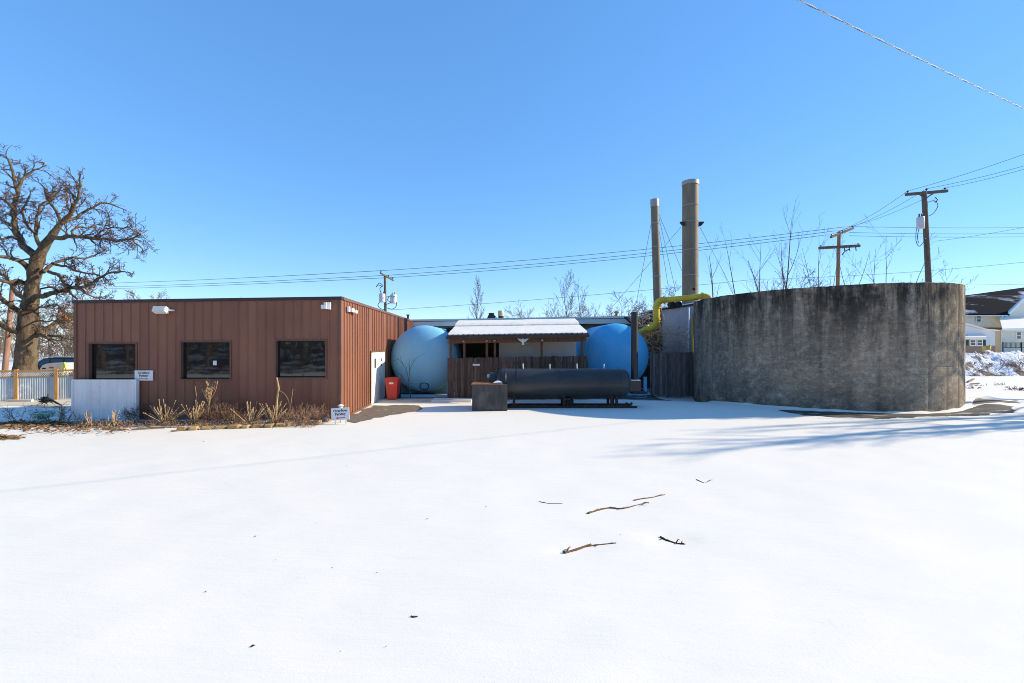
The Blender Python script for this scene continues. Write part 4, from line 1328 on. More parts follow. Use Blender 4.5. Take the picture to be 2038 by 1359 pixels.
# sapling in front of the pale blue tank
def curve_pts(px_pts, Y, dy=0.0):
    return [P(a, b, Y + dy * i) for i, (a, b) in enumerate(px_pts)]
def smooth_line(pts, k=4):
    out = []
    for i in range(len(pts) - 1):
        p0, p1, p2, p3 = pts[max(i - 1, 0)], pts[i], pts[i + 1], pts[min(i + 2, len(pts) - 1)]
        for j in range(k):
            t = j / k
            out.append(0.5 * ((2 * p1) + (p2 - p0) * t + (2 * p0 - 5 * p1 + 4 * p2 - p3) * t * t + (3 * p1 - p0 - 3 * p2 + p3) * t ** 3))
    out.append(pts[-1])
    return out
Y = 20.0
t = thing('bare_sapling', (PX(817, Y), Y, 0), 'thin bare sapling growing in front of the pale blue tank', 'sapling')
MB().tube(smooth_line(curve_pts([(817.5, 795), (816, 780), (813.5, 765), (815, 735), (814, 712)], Y)), [.026] * 5 + [.02] * 5 + [.012] * 4 + [.008] * 3, 6).build('trunk', M['bark'], t, True)
m = MB()
for line in ([(813.5, 765), (811, 745), (803, 727), (793, 715), (783, 710)], [(813.5, 766), (800, 750), (788, 740), (780, 736)], [(815, 738), (822, 722), (834, 709), (848, 703)],
             [(803, 727), (798, 716), (797, 708)], [(815, 762), (822, 764), (836, 763)], [(822, 722), (822, 712)], [(793, 715), (784, 718)], [(800, 750), (798, 742)], [(795, 745), (786, 748)], [(811, 745), (809, 730)]):
    pts = smooth_line(curve_pts(line, Y, -.03))
    MB().tube(pts, [.013 * (1 - .6 * i / len(pts)) for i in range(len(pts))], 4).build('branch', M['bark'], t, True)

# ------------------------------------------------------------------ the old oak
OY = 24.0
oak = thing('oak_tree', (PX(53, OY), OY, gz(PX(53, OY), OY)), 'huge gnarled old oak with a few orange dead leaves behind the lattice fence', 'tree')
rr = random.Random(5)
def guide(pts, w0, w1, depth=0.0, seed=0):
    """pixel polyline -> smooth wandering 3-D line with radii; depth: how far it runs towards or away"""
    q = []
    for i, (a, b) in enumerate(pts):
        q.append(P(a, b, OY + depth * i / max(1, len(pts) - 1)))
    s = smooth_line(q, 5)
    out = []
    for i, p in enumerate(s):
        j = .10 * min(1, i / 4)
        out.append(p + Vector((fbm(p.x * 1.7, p.z * 1.7, seed), fbm(p.z * 1.5, p.x * 1.5, seed + 9), fbm(p.y + p.z * 1.3, p.x, seed + 4))) * j)
    n = len(out) - 1
    px_m = OY / F * .86
    return out, [((w0 + (w1 - w0) * (i / n)) / 2) * px_m for i in range(n + 1)]
trunk_px = [(47, 760), (50, 736), (52, 700), (54, 669), (57, 640), (58, 616), (62, 590), (65, 563), (69, 543), (72, 524), (83, 499), (102, 471), (120, 446)]
trunk_w = [42, 36, 32, 31, 33, 28, 25, 21, 22, 23, 18, 13, 10]
q = [P(a, b, OY) for a, b in trunk_px]
s = smooth_line(q, 4)
ws = []
for i in range(len(s)):
    f = i / 4
    k = min(int(f), len(trunk_w) - 2)
    ws.append((trunk_w[k] + (trunk_w[k + 1] - trunk_w[k]) * (f - k)) / 2 * OY / F * (1 + .10 * fbm(i * .6, 3)))
m = MB()
m.tube(s, ws, 18)
m.v = [(x + .05 * fbm(x * 3, y * 3, z * 3), y + .05 * fbm(y * 3, z * 3, x * 3 + 5), z) for x, y, z in m.v]
m.build('trunk', M['oak_bark'], oak, True)
limbs = [
    ([(120, 446), (141, 421), (152, 400), (155, 386), (158, 358)], 10, 4, -.5),
    ([(71, 510), (52, 494), (39, 478), (30, 446), (26, 414), (34, 382), (25, 347), (16, 315)], 17, 4, 1.5),
    ([(34, 382), (46, 358), (58, 343), (83, 335)], 7, 3, .8),
    ([(26, 414), (14, 402), (0, 396), (-16, 388)], 6, 3, 1),
    ([(57, 536), (40, 520), (21, 513), (0, 510), (-24, 506)], 12, 5, -2),
    ([(52, 565), (36, 558), (21, 563), (0, 559), (-22, 556)], 10, 5, -1.5),
    ([(53, 593), (42, 590), (32, 580), (20, 562), (7, 548), (-8, 540)], 11, 5, 2),
    ([(50, 626), (36, 617), (21, 605), (0, 591), (-20, 582)], 13, 7, -2.5),
    ([(44, 663), (30, 660), (18, 655), (0, 646), (-20, 634)], 14, 8, -1.5),
    ([(68, 590), (90, 586), (117, 580), (140, 575), (155, 571), (184, 561), (212, 545), (247, 541)], 12, 3, -2),
    ([(136, 577), (146, 588), (154, 600)], 6, 3, -1),
    ([(117, 580), (104, 572), (85, 575), (72, 580)], 5, 3, .6),
    ([(72, 664), (85, 660), (99, 651), (110, 642), (120, 637), (147, 624), (172, 610), (196, 604)], 16, 6, 2.5),
    ([(80, 662), (90, 668), (96, 676)], 9, 6, -.6),
    ([(96, 668), (112, 668), (130, 672), (148, 675)], 5, 2, -.8),
    ([(102, 471), (120, 474), (138, 471), (162, 472), (187, 472), (214, 475), (240, 478), (262, 475), (279, 468)], 11, 2.5, -2.5),
    ([(262, 475), (272, 482), (281, 492)], 4, 2.5, -.3),
    ([(120, 446), (137, 437), (152, 432), (168, 420), (184, 414), (212, 404), (240, 416)], 9, 2.5, 1.8),
    ([(85, 494), (73, 480), (71, 464), (76, 446), (74, 432), (81, 411), (102, 397), (118, 384)], 9, 3, 1.6),
    ([(86, 541), (96, 530), (106, 524), (126, 518), (148, 513), (170, 512), (191, 506)], 9, 3, 2.2),
    ([(98, 541), (112, 546), (127, 559), (140, 570)], 8, 5, -1),
    ([(104, 524), (130, 530), (160, 541), (190, 545), (214, 556)], 6, 2, -2),
    ([(122, 444), (116, 428), (110, 414), (100, 400), (92, 386), (90, 372)], 7, 3, -1.5),
    ([(71, 464), (56, 450), (44, 430), (46, 408), (58, 392)], 6, 3, -1.6),
    ([(147, 471), (146, 458), (160, 452), (176, 452), (196, 446), (220, 452)], 5, 2, 1.5),
    ([(187, 472), (206, 460), (226, 452), (250, 452)], 4, 2, -1.5),
    ([(141, 421), (134, 405), (134, 388), (142, 372)], 5, 2.5, 1.2),
    ([(155, 571), (170, 582), (190, 590), (205, 594)], 5, 2, 1.2),
    ([(60, 640), (85, 640), (110, 640), (128, 652)], 4, 2, -1.4),
    ([(64, 620), (86, 612), (108, 606), (124, 612)], 4, 2, -1.6),
    ([(20, 446), (8, 440), (-6, 430)], 5, 2.5, 1),
    ([(39, 478), (20, 470), (2, 474), (-14, 470)], 6, 3, -1.2),
]
ospec = dict(seg=[5, 5, 4, 3], wander=.34, lift=.03, taper=.75, rmin=.0085, levels=3, kids=[6, 5, 5], angle=(30, 70), ratio=(.50, .72))
ospec['from'] = .15
lm = MB()
tw = []
tips = []
for i, (pts, w0, w1, dep) in enumerate(limbs):
    line, rad = guide(pts, w0, w1, dep, i * 3.1)
    lm.tube(line, rad, 10)
    L = sum((line[k + 1] - line[k]).length for k in range(len(line) - 1))
    nk = max(4, int(L * 2.7))
    for k in range(nk):
        f = .22 + .78 * (k + rr.random()) / nk
        j = min(len(line) - 2, int(f * (len(line) - 1)))
        td = (line[j + 1] - line[j]).normalized()
        ang = R(rr.uniform(35, 75))
        dd = (td * math.cos(ang) + rnd_perp(rr, td) * math.sin(ang) + Vector((0, 0, .25))).normalized()
        low = line[j].z < 6.3
        grow(rr, tw, line[j], dd, rr.uniform(.5, 1.15) * (.75 if low else 1.0), min(rad[j] * .55, .045), 1, ospec, tips)
    grow(rr, tw, line[-1], (line[-1] - line[-2]).normalized(), rr.uniform(.35, .6), rad[-1] * .9, 1, ospec, tips)
lm.build('limbs', M['oak_bark'], oak, True)
tag(tubes(tw, 0, 9, [6, 5, 4, 3]).build('twigs', M['oak_twig'], oak), kind='stuff')
lf = MB()
for (p, d) in tips:
    w_ = .16 + .75 * max(0, fbm(p.x * .5 + 3, p.y * .5, p.z * .5, 2))
    if rr.random() < w_:
        for _ in range(rr.randint(1, 3)):
            a = rnd_perp(rr, Vector((0, 0, 1)))
            b = rnd_perp(rr, a)
            s_ = rr.uniform(.035, .065)
            c = p + Vector((rr.uniform(-.07, .07), rr.uniform(-.07, .07), rr.uniform(-.10, .03)))
            lf.add([c - a * s_, c - b * s_ * .5 + a * .01, c + a * s_, c + b * s_ * .5], [(0, 1, 2), (0, 2, 3)])
o = lf.build('dead_leaves', M['oak_leaf'], oak)
tag(o, kind='stuff')

# ------------------------------------------------------------------ woods
def wood_mass(name, label, spots, seed, spec, mt, hrange, brush=0):
    rr_ = random.Random(seed)
    m = MB()
    for (x, y) in spots:
        br = []
        H = rr_.uniform(*hrange)
        grow(rr_, br, Vector((x, y, gz(x, y) - .2)), Vector((rr_.uniform(-.08, .08), rr_.uniform(-.08, .08), 1)).normalized(), H, H * .016, 0, spec)
        a = tubes(br, 0, 9, [6, 4, 3, 3])
        m.add(a.v, a.f)
    for k in range(brush):
        x, y = rr_.choice(spots)
        p = Vector((x + rr_.uniform(-4, 4), y + rr_.uniform(-4, 4), 0))
        p.z = gz(p.x, p.y) - .05
        br = []
        grow(rr_, br, p, Vector((rr_.uniform(-.5, .5), rr_.uniform(-.5, .5), 1)).normalized(), rr_.uniform(1.2, 3.0), .03, 1, spec)
        a = tubes(br, 0, 9, [4, 3, 3, 3])
        m.add(a.v, a.f)
    o = m.build(name, M[mt])
    return tag(o, label, 'woods', kind='stuff')
M['wood_bark'] = mat('woodland bark', (0.20, 0.155, 0.115), 0.95, (0.13, 0.10, 0.075), 0.7)
wr = random.Random(77)
# unseen woods floor, added dark with snow patches to dim the window reflections
M['added_woods_floor'] = mat('darkened woodland floor with snow', (0.06, 0.042, 0.03), 0.95, (0.10, 0.07, 0.045), 1.5, col3=(0.78, 0.77, 0.75), scale3=0.45, lo3=0.50, hi3=0.56)
patch('added_woods_floor', [(-75, -7.5), (-20, -7), (-8, -14), (14, -14), (24, -7.5), (70, -9), (70, -68), (-75, -68)], M['added_woods_floor'], jitter=.5, step=2.0, lift=.03, seed=33)
spots = [(wr.uniform(-118, -50), wr.uniform(62, 98)) for _ in range(90)]
wood_mass('woods', 'brown bare woodland across the lot behind the oak', spots, 3, dict(SPEC, kids=[12, 6, 4], rmin=.022, levels=3, seg=[6, 4, 3, 2]), 'wood_bark', (5.0, 9.5), brush=700)
spots = [(wr.uniform(-62, 20), wr.uniform(-46, -9)) for _ in range(190)]
spots = [(x, y) for x, y in spots if not (-8 < x < 14 and y > -14)]
wood_mass('woods', 'bare snowy woodland that the dark windows mirror', spots, 4, dict(SPEC, kids=[10, 5, 3], rmin=.02, levels=2, seg=[6, 4, 3, 2]), 'wood_bark', (9, 15), brush=420)
# roadside trees out to the right: their crowns throw the broken shade over the snow and the end of the concrete tank
spots = [(27.0, 16.0), (28.5, 16.9), (30.0, 16.4), (32.0, 17.2), (33.5, 16.7)]
wood_mass('woods', 'bare roadside trees whose shade streaks the snow', spots, 6, dict(SPEC, kids=[30, 10, 7, 4], rmin=.014, levels=3, seg=[7, 5, 4, 3], ratio=(.11, .17), angle=(24, 44)), 'wood_bark', (12.6, 14.6))
wood_mass('woods', 'sparse bare roadside tree dappling the end of the concrete tank', [(27.2, 19.3), (31.0, 20.6)], 16, dict(SPEC, kids=[9, 5, 3], rmin=.045, levels=2, seg=[7, 5, 4, 3], ratio=(.28, .42), angle=(26, 50)), 'wood_bark', (9.5, 11.0))

# ------------------------------------------------------------------ utility poles and wires
def pole(label, px0, py0, px1, py1, Y, w, mt='pole'):
    a, b = P(px0, py0, Y), P(px1, py1, Y)
    d = (a - b)
    base = b - d * ((b.z + .3) / d.z)
    t = thing('utility_pole', (base.x, Y, gz(base.x, Y)), label, 'utility pole')
    r = w / 2 / F * Y
    MB().tube([base, a], [r * 1.15, r * .85], 12).build('post', M[mt], t, True, 60)
    return t, a, b, r
def crossarm(t, a, b, size=.12):
    MB().bar(a, b, size, size * 1.15).build('crossarm', M['pole'], t)
def insulators(t, pts, h=.16):
    for p in pts:
        p = Vector(p)
        MB().lathe([(0, .02), (.05, .02), (.06, .06), (.10, .065), (.12, .04), (h, .05), (h + .03, .02), (h + .03, 0)], p, n=10).build('insulator', M['insulator'], t, True)
def transformer(t, c, r, h):
    can = MB().lathe([(0, 0), (0, r * .92), (.03, r), (h - .05, r), (h, r * .9), (h + .03, r * .3), (h + .03, 0)], (c[0], c[1], c[2] - h / 2), n=20).build('transformer', M['transformer'], t, True, 35)
    for s in (-.4, .4):
        MB().lathe([(0, .03), (.06, .05), (.10, .03), (.14, .045), (.22, .02), (.22, 0)], (c[0] + s * r, c[1], c[2] + h / 2), n=8).build('bushing', M['insulator'], can, True)
    return can

# pole with two transformers behind the brown building
Y1 = 45.0
t, a, b, r = pole('utility pole with two grey transformers behind the brown building', 766, 549, 767, 617, Y1, 5.2)
ca, cb_ = P(757, 543, Y1 - 1.0), P(783, 558, Y1 + 1.4)
crossarm(t, ca, cb_)
arm1 = [ca.lerp(cb_, f) + Vector((0, 0, .07)) for f in (.04, .62, .92)]
insulators(t, arm1)
transformer(t, P(760.5, 593, Y1 - .3), 6.2 / F * Y1, 17 / F * Y1)
transformer(t, P(783, 595, Y1 + .3), 6.2 / F * Y1, 18 / F * Y1)
MB().bar(P(758, 590, Y1), P(786, 590, Y1), .08, .10).build('bracket', M['metal'], t)
m = MB()
for line in ([(757, 600), (752, 607), (757, 614), (766, 616)], [(789, 601), (788, 610), (780, 615), (768, 612)], [(759, 584), (756, 575), (760, 570)], [(775, 590), (771, 597), (777, 602), (768, 606)], [(762, 570), (752, 567), (749, 571), (755, 563), (762, 568)]):
    m.tube(smooth_line([P(u, v, Y1) for u, v in line]), .035, 5)
m.build('jumper_wires', M['insulator'], t, True)

# tall pole behind the concrete tank
Y3 = 27.8
t, a, b, r = pole('tall utility pole with one crossarm and a transformer above the concrete tank', 1839, 381, 1848, 556, Y3, 10.2)
ca, cb_ = P(1803, 387, Y3 - .2), P(1885, 380, Y3 + .2)
crossarm(t, ca, cb_, .14)
arm3 = [P(1806.5, 384, Y3 - .2), P(1844, 379.5, Y3), P(1880.5, 378, Y3 + .2)]
insulators(t, arm3, .12)
for s in (1828, 1856):
    MB().bar(P(s, 385, Y3 - .2), P(1841, 396, Y3 - .2), .03, .06).build('arm_brace', M['pole'], t)
transformer(t, P(1832, 443.5, Y3 - .3), 6.4 / F * Y3, 23 / F * Y3)
MB().bar(P(1845, 403, Y3), P(1860, 398, Y3), .05, .06).build('fuse_bracket', M['metal'], t)
MB().tube([P(1861, 393, Y3), P(1866, 396, Y3), P(1863, 403, Y3), P(1860, 400, Y3)], .03, 6).build('fuse_cutout', M['insulator'], t, True)
m = MB()
for line in ([(1866, 404), (1866, 412), (1858, 424), (1848, 430)], [(1824, 452), (1823, 478), (1829, 490), (1836, 484), (1842, 474)], [(1829, 456), (1826, 470), (1828, 484)]):
    m.tube(smooth_line([P(u, v, Y3 - .2) for u, v in line]), .018, 5)
m.build('jumper_wires', M['insulator'], t, True)

# double-armed pole
Y2 = 38.0
t, a, b, r = pole('reddish utility pole with two crossarms among bare trees above the concrete rim', 1670, 461, 1667.5, 562, Y2, 7.2, 'pole_red')
ca, cb_ = P(1653.5, 472, Y2 - .9), P(1698, 454, Y2 + .9)
crossarm(t, ca, cb_, .15)
arm2 = [ca.lerp(cb_, f) + Vector((0, 0, .08)) for f in (.03, .5, .97)]
insulators(t, arm2, .12)
da, db = P(1630, 493.5, Y2 - .3), P(1711, 489, Y2 - .3)
crossarm(t, da, db, .18)
insulators(t, [da.lerp(db, f) + Vector((0, 0, .09)) for f in (.04, .96)], .10)
for px in (1690, 1703, 1680):
    MB().tube([P(px, 492, Y2 - .3), P(px + 1, 499, Y2 - .3)], .04, 6).build('hanging_fitting', M['insulator'], t)
MB().tube(smooth_line([P(1676, 507, Y2 - .2), P(1682, 500, Y2 - .2), P(1690, 496, Y2 - .2)]), .04, 5).build('jumper_wire', M['insulator'], t)

# leaning pole by the oak
t, a, b, r = pole('reddish leaning pole beside the oak trunk', 26, 560, 10, 735, 29.0, 8.5, 'pole_red')
MB().bar(P(20, 575, 29), P(30, 573, 29), .08, .10).build('bracket', M['metal'], t)

def sag(a, b, s, n=24):
    a, b = Vector(a), Vector(b)
    return [a.lerp(b, i / n) - Vector((0, 0, s * 4 * (i / n) * (1 - i / n))) for i in range(n + 1)]
GW = 'power lines between the poles'
ordn = ['uppermost', 'middle', 'lowest']
lw = ' of three thin power lines from the two-transformer pole to the double-armed pole'
far_l = [P(258, 549, 70), P(258, 557, 70), P(258, 561, 70)]
for k in range(3):
    wire('power_line', sag(arm1[k] + Vector((0, 0, .18)), arm2[2 - k] + Vector((0, 0, .14)), .35), .020, ordn[k] + lw, 'power line', GW)
    wire('power_line', sag(arm1[k] + Vector((0, 0, .18)), far_l[k] + Vector((-30, 12, .2)), .3), .024, ordn[k] + ' of three thin power lines running left over the brown roof', 'power line', 'power lines over the brown roof')
    wire('power_line', sag(arm2[k] + Vector((0, 0, .14)), arm3[k] + Vector((0, 0, .12)), .25), .012, ['first', 'second', 'third'][k] + ' from the left of three lines climbing to the tall pole', 'power line', 'power lines up to the tall pole')
    e = [P(2090, 288, 24), P(2090, 315, 24.6), P(2090, 321, 25.2)][k]
    wire('power_line', sag(arm3[k] + Vector((0, 0, .12)), e, .1), .011, ordn[k] + ' of three power lines rising right from the tall pole top', 'power line', 'power lines beyond the tall pole')
for k, (y_, s_) in enumerate(((451, .1), (463, .1), (469.5, .1))):
    wire('power_line', sag(P(1690, y_ - .5, Y2 + .5 * k), P(2100, y_ + .5, Y2 + 2), s_), .016, ordn[k] + ' of three level power lines running right behind the tall pole', 'power line', 'level power lines behind the tall pole')
wire('power_line', sag(P(770, 617, Y1), P(1500, 556, 42), .2), .016, 'single low wire sloping up behind the two stacks', 'power line')
wire('power_line', sag(P(1500, 556, 42), P(2100, 515, 40), .3), .014, 'single low wire crossing behind the saplings to the right edge', 'power line')
for k, (y0_, y1_) in enumerate(((565, 563), (588, 585), (591, 588))):
    wire('power_line', sag(P(1850, y0_ + 2, 60), P(2110, y1_, 60), .1), .020, ordn[k] + ' of three thin wires just above the dark house roof', 'power line', 'wires above the house roof')
wire('power_line', sag(P(1860, 480, Y3 + 4), P(2100, 440, 30), .1), .010, 'thin service wire slanting up behind the tall pole', 'power line')

# twisted overhead service cable in the near sky
t = thing('overhead_cable', (11.1, 11.0, 8.7), 'twisted overhead cable crossing the upper right of the sky', 'cable')
ca, cdir = Vector((11.1, 11.0, 8.7)), Vector((8, 4, .4))
def cab(s):
    return ca + cdir * s + Vector((0, 0, .06 * (s * s - .3)))
n = 1900
pa, pb, pc = [], [], []
for i in range(n + 1):
    s_ = -4.0 + 9.0 * i / n
    p = cab(s_)
    ph = s_ * 8.9 / .42 * 2 * math.pi * .55
    u1 = Vector((.4, -.8, 0)).normalized()
    o1 = u1 * math.cos(ph) * .009 + Vector((0, 0, 1)) * math.sin(ph) * .009
    pa.append(p + o1)
    pb.append(p - o1)
MB().tube(pa, .0058, 6).build('insulated_core', M['wire'], t, True)
MB().tube(pb, .0058, 6).build('bare_strand', M['cable_bare'], t, True)

# ------------------------------------------------------------------ brambles round the yellow pipe
def tangle(name, label, px0, px1, py0, py1, Y0, Y1, n, seed, mt, rad=.014, arch=.5):
    r_ = random.Random(seed)
    x0, x1 = PX(px0, Y0), PX(px1, Y0)
    t = thing(name, ((x0 + x1) / 2, (Y0 + Y1) / 2, 0), label, 'brambles')
    m = MB()
    zl, zh = PZ(py1, Y0), PZ(py0, Y0)
    for _ in range(n):
        p = Vector((r_.uniform(x0, x1), r_.uniform(Y0, Y1), r_.uniform(zl - .5, zh)))
        a = r_.uniform(0, 6.28)
        d = Vector((math.cos(a), math.sin(a) * .4, r_.uniform(-.2, 1.0))).normalized()
        pts = [p]
        L = r_.uniform(.5, 1.7)
        for k in range(6):
            d = (d + Vector((r_.uniform(-.3, .3), r_.uniform(-.2, .2), r_.uniform(-.3, .2) - arch * .15 * k))).normalized()
            q = pts[-1] + d * L / 6
            q.x = min(max(q.x, x0 - .2), x1 + .2)
            q.z = min(q.z, zh + .15)
            pts.append(q)
        rr0 = rad * r_.uniform(.5, 1.1)
        m.tube(pts, [rr0 * (1 - .1 * i) for i in range(7)], 4, cap=False)
    m.build('stems', M[mt], t)
    return t
tangle('brambles', 'tangle of pale dead brambles over the grey board fence below the yellow pipe', 1296, 1376, 655, 706, 22.9, 24.6, 150, 21, 'vine', rad=.02)
tangle('brambles', 'dark brown brambles smothering the collapsed lean-to', 1268, 1316, 622, 665, 24.0, 24.5, 120, 22, 'vine', rad=.018)

# ------------------------------------------------------------------ flower bed in front of the brown building
patch('planting_bed', [gp(20, 868), gp(150, 852), gp(240, 850), gp(345, 851), (PX(450, 13.2), 13.2), (PX(560, 13.25), 13.25), (PX(650, 13.6), 13.6), (CXR - .2, 14.2), (CXL - .1, 14.2), (-17.5, 14.8), (-18, 13.4)], M['snow'], jitter=.08, lift=.02, seed=12)
border = thing('stone_border', (PX(520, 13.1), 13.1, 0), 'row of tan edging stones along the front of the flower bed', 'border')
sr = random.Random(9)
path = [gp(352, 857), gp(430, 853.5), gp(505, 851), gp(560, 849), gp(610, 845), gp(660, 838.5)]
path = [Vector((*p, 0)) for p in path]
fine = smooth_line(path, 30)
i = 0
acc = 0.0
while i < len(fine) - 2:
    L = sr.uniform(.16, .34)
    j = i
    d_ = 0
    while j < len(fine) - 1 and d_ < L:
        d_ += (fine[j + 1] - fine[j]).length
        j += 1
    mid = (fine[i] + fine[j]) / 2
    dv = (fine[j] - fine[i]).normalized()
    w, h, dl = sr.uniform(.07, .11), sr.uniform(.07, .12), d_ / 2 * .94
    rot = Matrix.Rotation(math.atan2(dv.y, dv.x) + sr.uniform(-.1, .1), 3, 'Z')
    m = MB()
    bm = bmesh.new()
    bmesh.ops.create_cube(bm, size=1.0)
    bmesh.ops.bevel(bm, geom=bm.edges[:] , offset=.16, segments=1, affect='EDGES')
    for v in bm.verts:
        c = Vector((v.co.x * dl * 2, v.co.y * w * 2, v.co.z * h + h * .25))
        c += Vector((sr.uniform(-.012, .012), sr.uniform(-.012, .012), sr.uniform(-.012, .012)))
        c = rot @ c
        v.co = c + Vector((mid.x, mid.y, gz(mid.x, mid.y) + .02))
    m.v = [tuple(v.co) for v in bm.verts]
    bm.verts.index_update()
    m.f = [tuple(v.index for v in f.verts) for f in bm.faces]
    bm.free()
    m.build('stone', M['stone'], border)
    i = j + (1 if sr.random() < .8 else 4)
# fallen boards and debris along the left part of the edge
dr = random.Random(31)
for k, (x0, y0, x1, y1) in enumerate(((262, 856.5, 300, 854), (300, 854, 330, 853), (340, 860, 382, 855), (205, 855, 252, 857))):
    a, b = Vector((*gp(x0, y0), .03)), Vector((*gp(x1, y1), .035))
    o = MB().bar(a, b, .06, .03).build('edging_board', M['litter'])
    tag(o, ['thin brown board at the bed edge below the wall sign', 'thin brown board at the bed edge just right of the wall sign', 'longest thin brown board at the bed edge where the stones begin', 'thin brown board lying before the galvanised screen'][k], 'board', 'edging boards of the bed')

def stalk_clump(px, py, n, h, spread, seed, label, mt='straw', leafy=True, fan=0.0, Yoff=0):
    r_ = random.Random(seed)
    Y = gy(py) + Yoff
    x = PX(px, Y)
    t = thing('dry_plant', (x, Y, 0), label, 'plant')
    m, hd_ = MB(), MB()
    for k in range(n):
        a = r_.uniform(0, 6.28)
        lean = r_.uniform(.05, 1) * spread
        hh = h * r_.uniform(.55, 1.0)
        p = Vector((x + r_.uniform(-.08, .08), Y + r_.uniform(-.06, .06), 0))
        d = Vector((math.cos(a) * lean + fan, math.sin(a) * lean * .6, 1)).normalized()
        pts = [p + d * hh * s_ + Vector((0, 0, -.05 * s_ * s_ * lean)) + Vector((r_.uniform(-.012, .012), 0, 0)) * (s_ > 0) for s_ in (0, .35, .7, 1)]
        r0 = r_.uniform(.005, .012)
        m.tube(pts, [r0, r0, r0 * .85, r0 * .7], 5)
        hd_.lathe([(-.012, .005), (0, .014), (.015, .013), (.028, .003)], pts[-1], d, 6)
        if r_.random() < .35:
            q = pts[2]
            m.tube([q, q + (d + Vector((r_.uniform(-.8, .8), 0, .1))).normalized() * hh * .22], .006, 4)
    tag(m.build('stalks', M[mt], t, True), kind='stuff')
    tag(hd_.build('seed_heads', M[mt], t, True), kind='stuff')
    if leafy:
        g_ = MB()
        for k in range(70):
            a = r_.uniform(0, 6.28)
            L = r_.uniform(.10, .30)
            p = Vector((x + r_.uniform(-.1, .1), Y + r_.uniform(-.08, .08), .01))
            d = Vector((math.cos(a), math.sin(a) * .7, r_.uniform(.1, .8))).normalized()
            q = p + d * L * .6 + Vector((0, 0, .02))
            e = p + Vector((d.x, d.y, 0)) * L * 1.1 + Vector((0, 0, .01))
            s_ = Vector((-d.y, d.x, 0)).normalized() * .012
            g_.add([p - s_, p + s_, q + s_, q - s_, e], [(0, 1, 2, 3), (3, 2, 4)])
        g_.build('dry_leaves', M['straw'], t)
    return t
def twig_bush(px, py, w, h, n, seed, label, mt):
    r_ = random.Random(seed)
    Y = gy(py)
    x = PX(px, Y)
    t = thing('twig_bush', (x, Y, 0), label, 'bush')
    m = MB()
    sp = dict(seg=[4, 4, 3], wander=.35, lift=.02, taper=.6, rmin=.0035, levels=2, kids=[5, 4], angle=(20, 60), ratio=(.4, .7))
    sp['from'] = .2
    br = []
    for k in range(n):
        a = r_.uniform(0, 6.28)
        rad = math.sqrt(r_.random())
        p = Vector((x + math.cos(a) * rad * w * .45, Y + math.sin(a) * rad * w * .3, -.03))
        d = Vector((math.cos(a) * rad * .7, math.sin(a) * rad * .5, 1)).normalized()
        grow(r_, br, p, d, h * r_.uniform(.6, 1.0) * (1 - .35 * rad), .007, 0, sp)
    tubes(br, 0, 9, [4, 3, 3]).build('twigs', M[mt], t)
    return t
stalk_clump(328, 846, 36, .78, 1.35, 41, 'spreading clump of cut dry stalks nearest the wall sign')
stalk_clump(388, 846, 22, .72, .95, 42, 'clump of dry stalks just left of the tall dried seed plant')
stalk_clump(498, 846, 22, .74, 1.3, 43, 'low clump of dry stalks between the two brown twig bushes')
stalk_clump(545, 846, 24, .76, 1.1, 44, 'clump of dry stalks round the bent pale stem')
stalk_clump(462, 845, 12, .42, 1.5, 46, 'flattened pale stalks lying before the first twig bush', leafy=False)
stalk_clump(178, 849, 8, .55, .7, 47, 'small tuft of dry stalks before the galvanised screen')
stalk_clump(226, 848, 10, .50, .8, 48, 'low dry tuft near the right end of the galvanised screen')
twig_bush(290, 836, 1.0, .70, 40, 51, 'dull brown twiggy bush beside the galvanised screen', 'brush')
twig_bush(443, 842, 1.25, .78, 64, 52, 'reddish brown twig bush under the middle window', 'brush')
twig_bush(606, 842, 1.30, .66, 66, 53, 'tan twig bush before the right-hand window', 'brush_lit')
twig_bush(112, 838, 1.0, .75, 18, 54, 'dark weedy bush beside the green urn', 'brush')
twig_bush(45, 838, .9, .7, 9, 58, 'thin weeds in the shaded snow near the fence', 'brush')
# tall dried seed plant
Y = 13.75
x = PX(415, Y)
t = thing('dry_plant', (x, Y, 0), 'tall branching dried seed plant reaching the middle window', 'plant')
r_ = random.Random(61)
br = []
m = MB()
m.tube([P(413, 836, Y), P(415, 815, Y), P(416, 797, Y)], [.02, .018, .016], 6)
for k in range(16):
    a = r_.uniform(-.5, .5)
    b0 = P(416, r_.uniform(795, 815), Y)
    e = P(416 + a * 34, r_.uniform(752, 782), Y + r_.uniform(-.2, .2))
    mid = b0.lerp(e, .5) + Vector((a * .12, 0, .0))
    m.tube(smooth_line([b0, mid, e], 3), .008, 4)
    for j in range(5):
        p = b0.lerp(e, r_.uniform(.45, 1))
        m.tube([p, p + Vector((r_.uniform(-.1, .1), r_.uniform(-.06, .06), r_.uniform(.04, .14)))], .006, 3)
m.build('stalks', M['straw'], t, True)
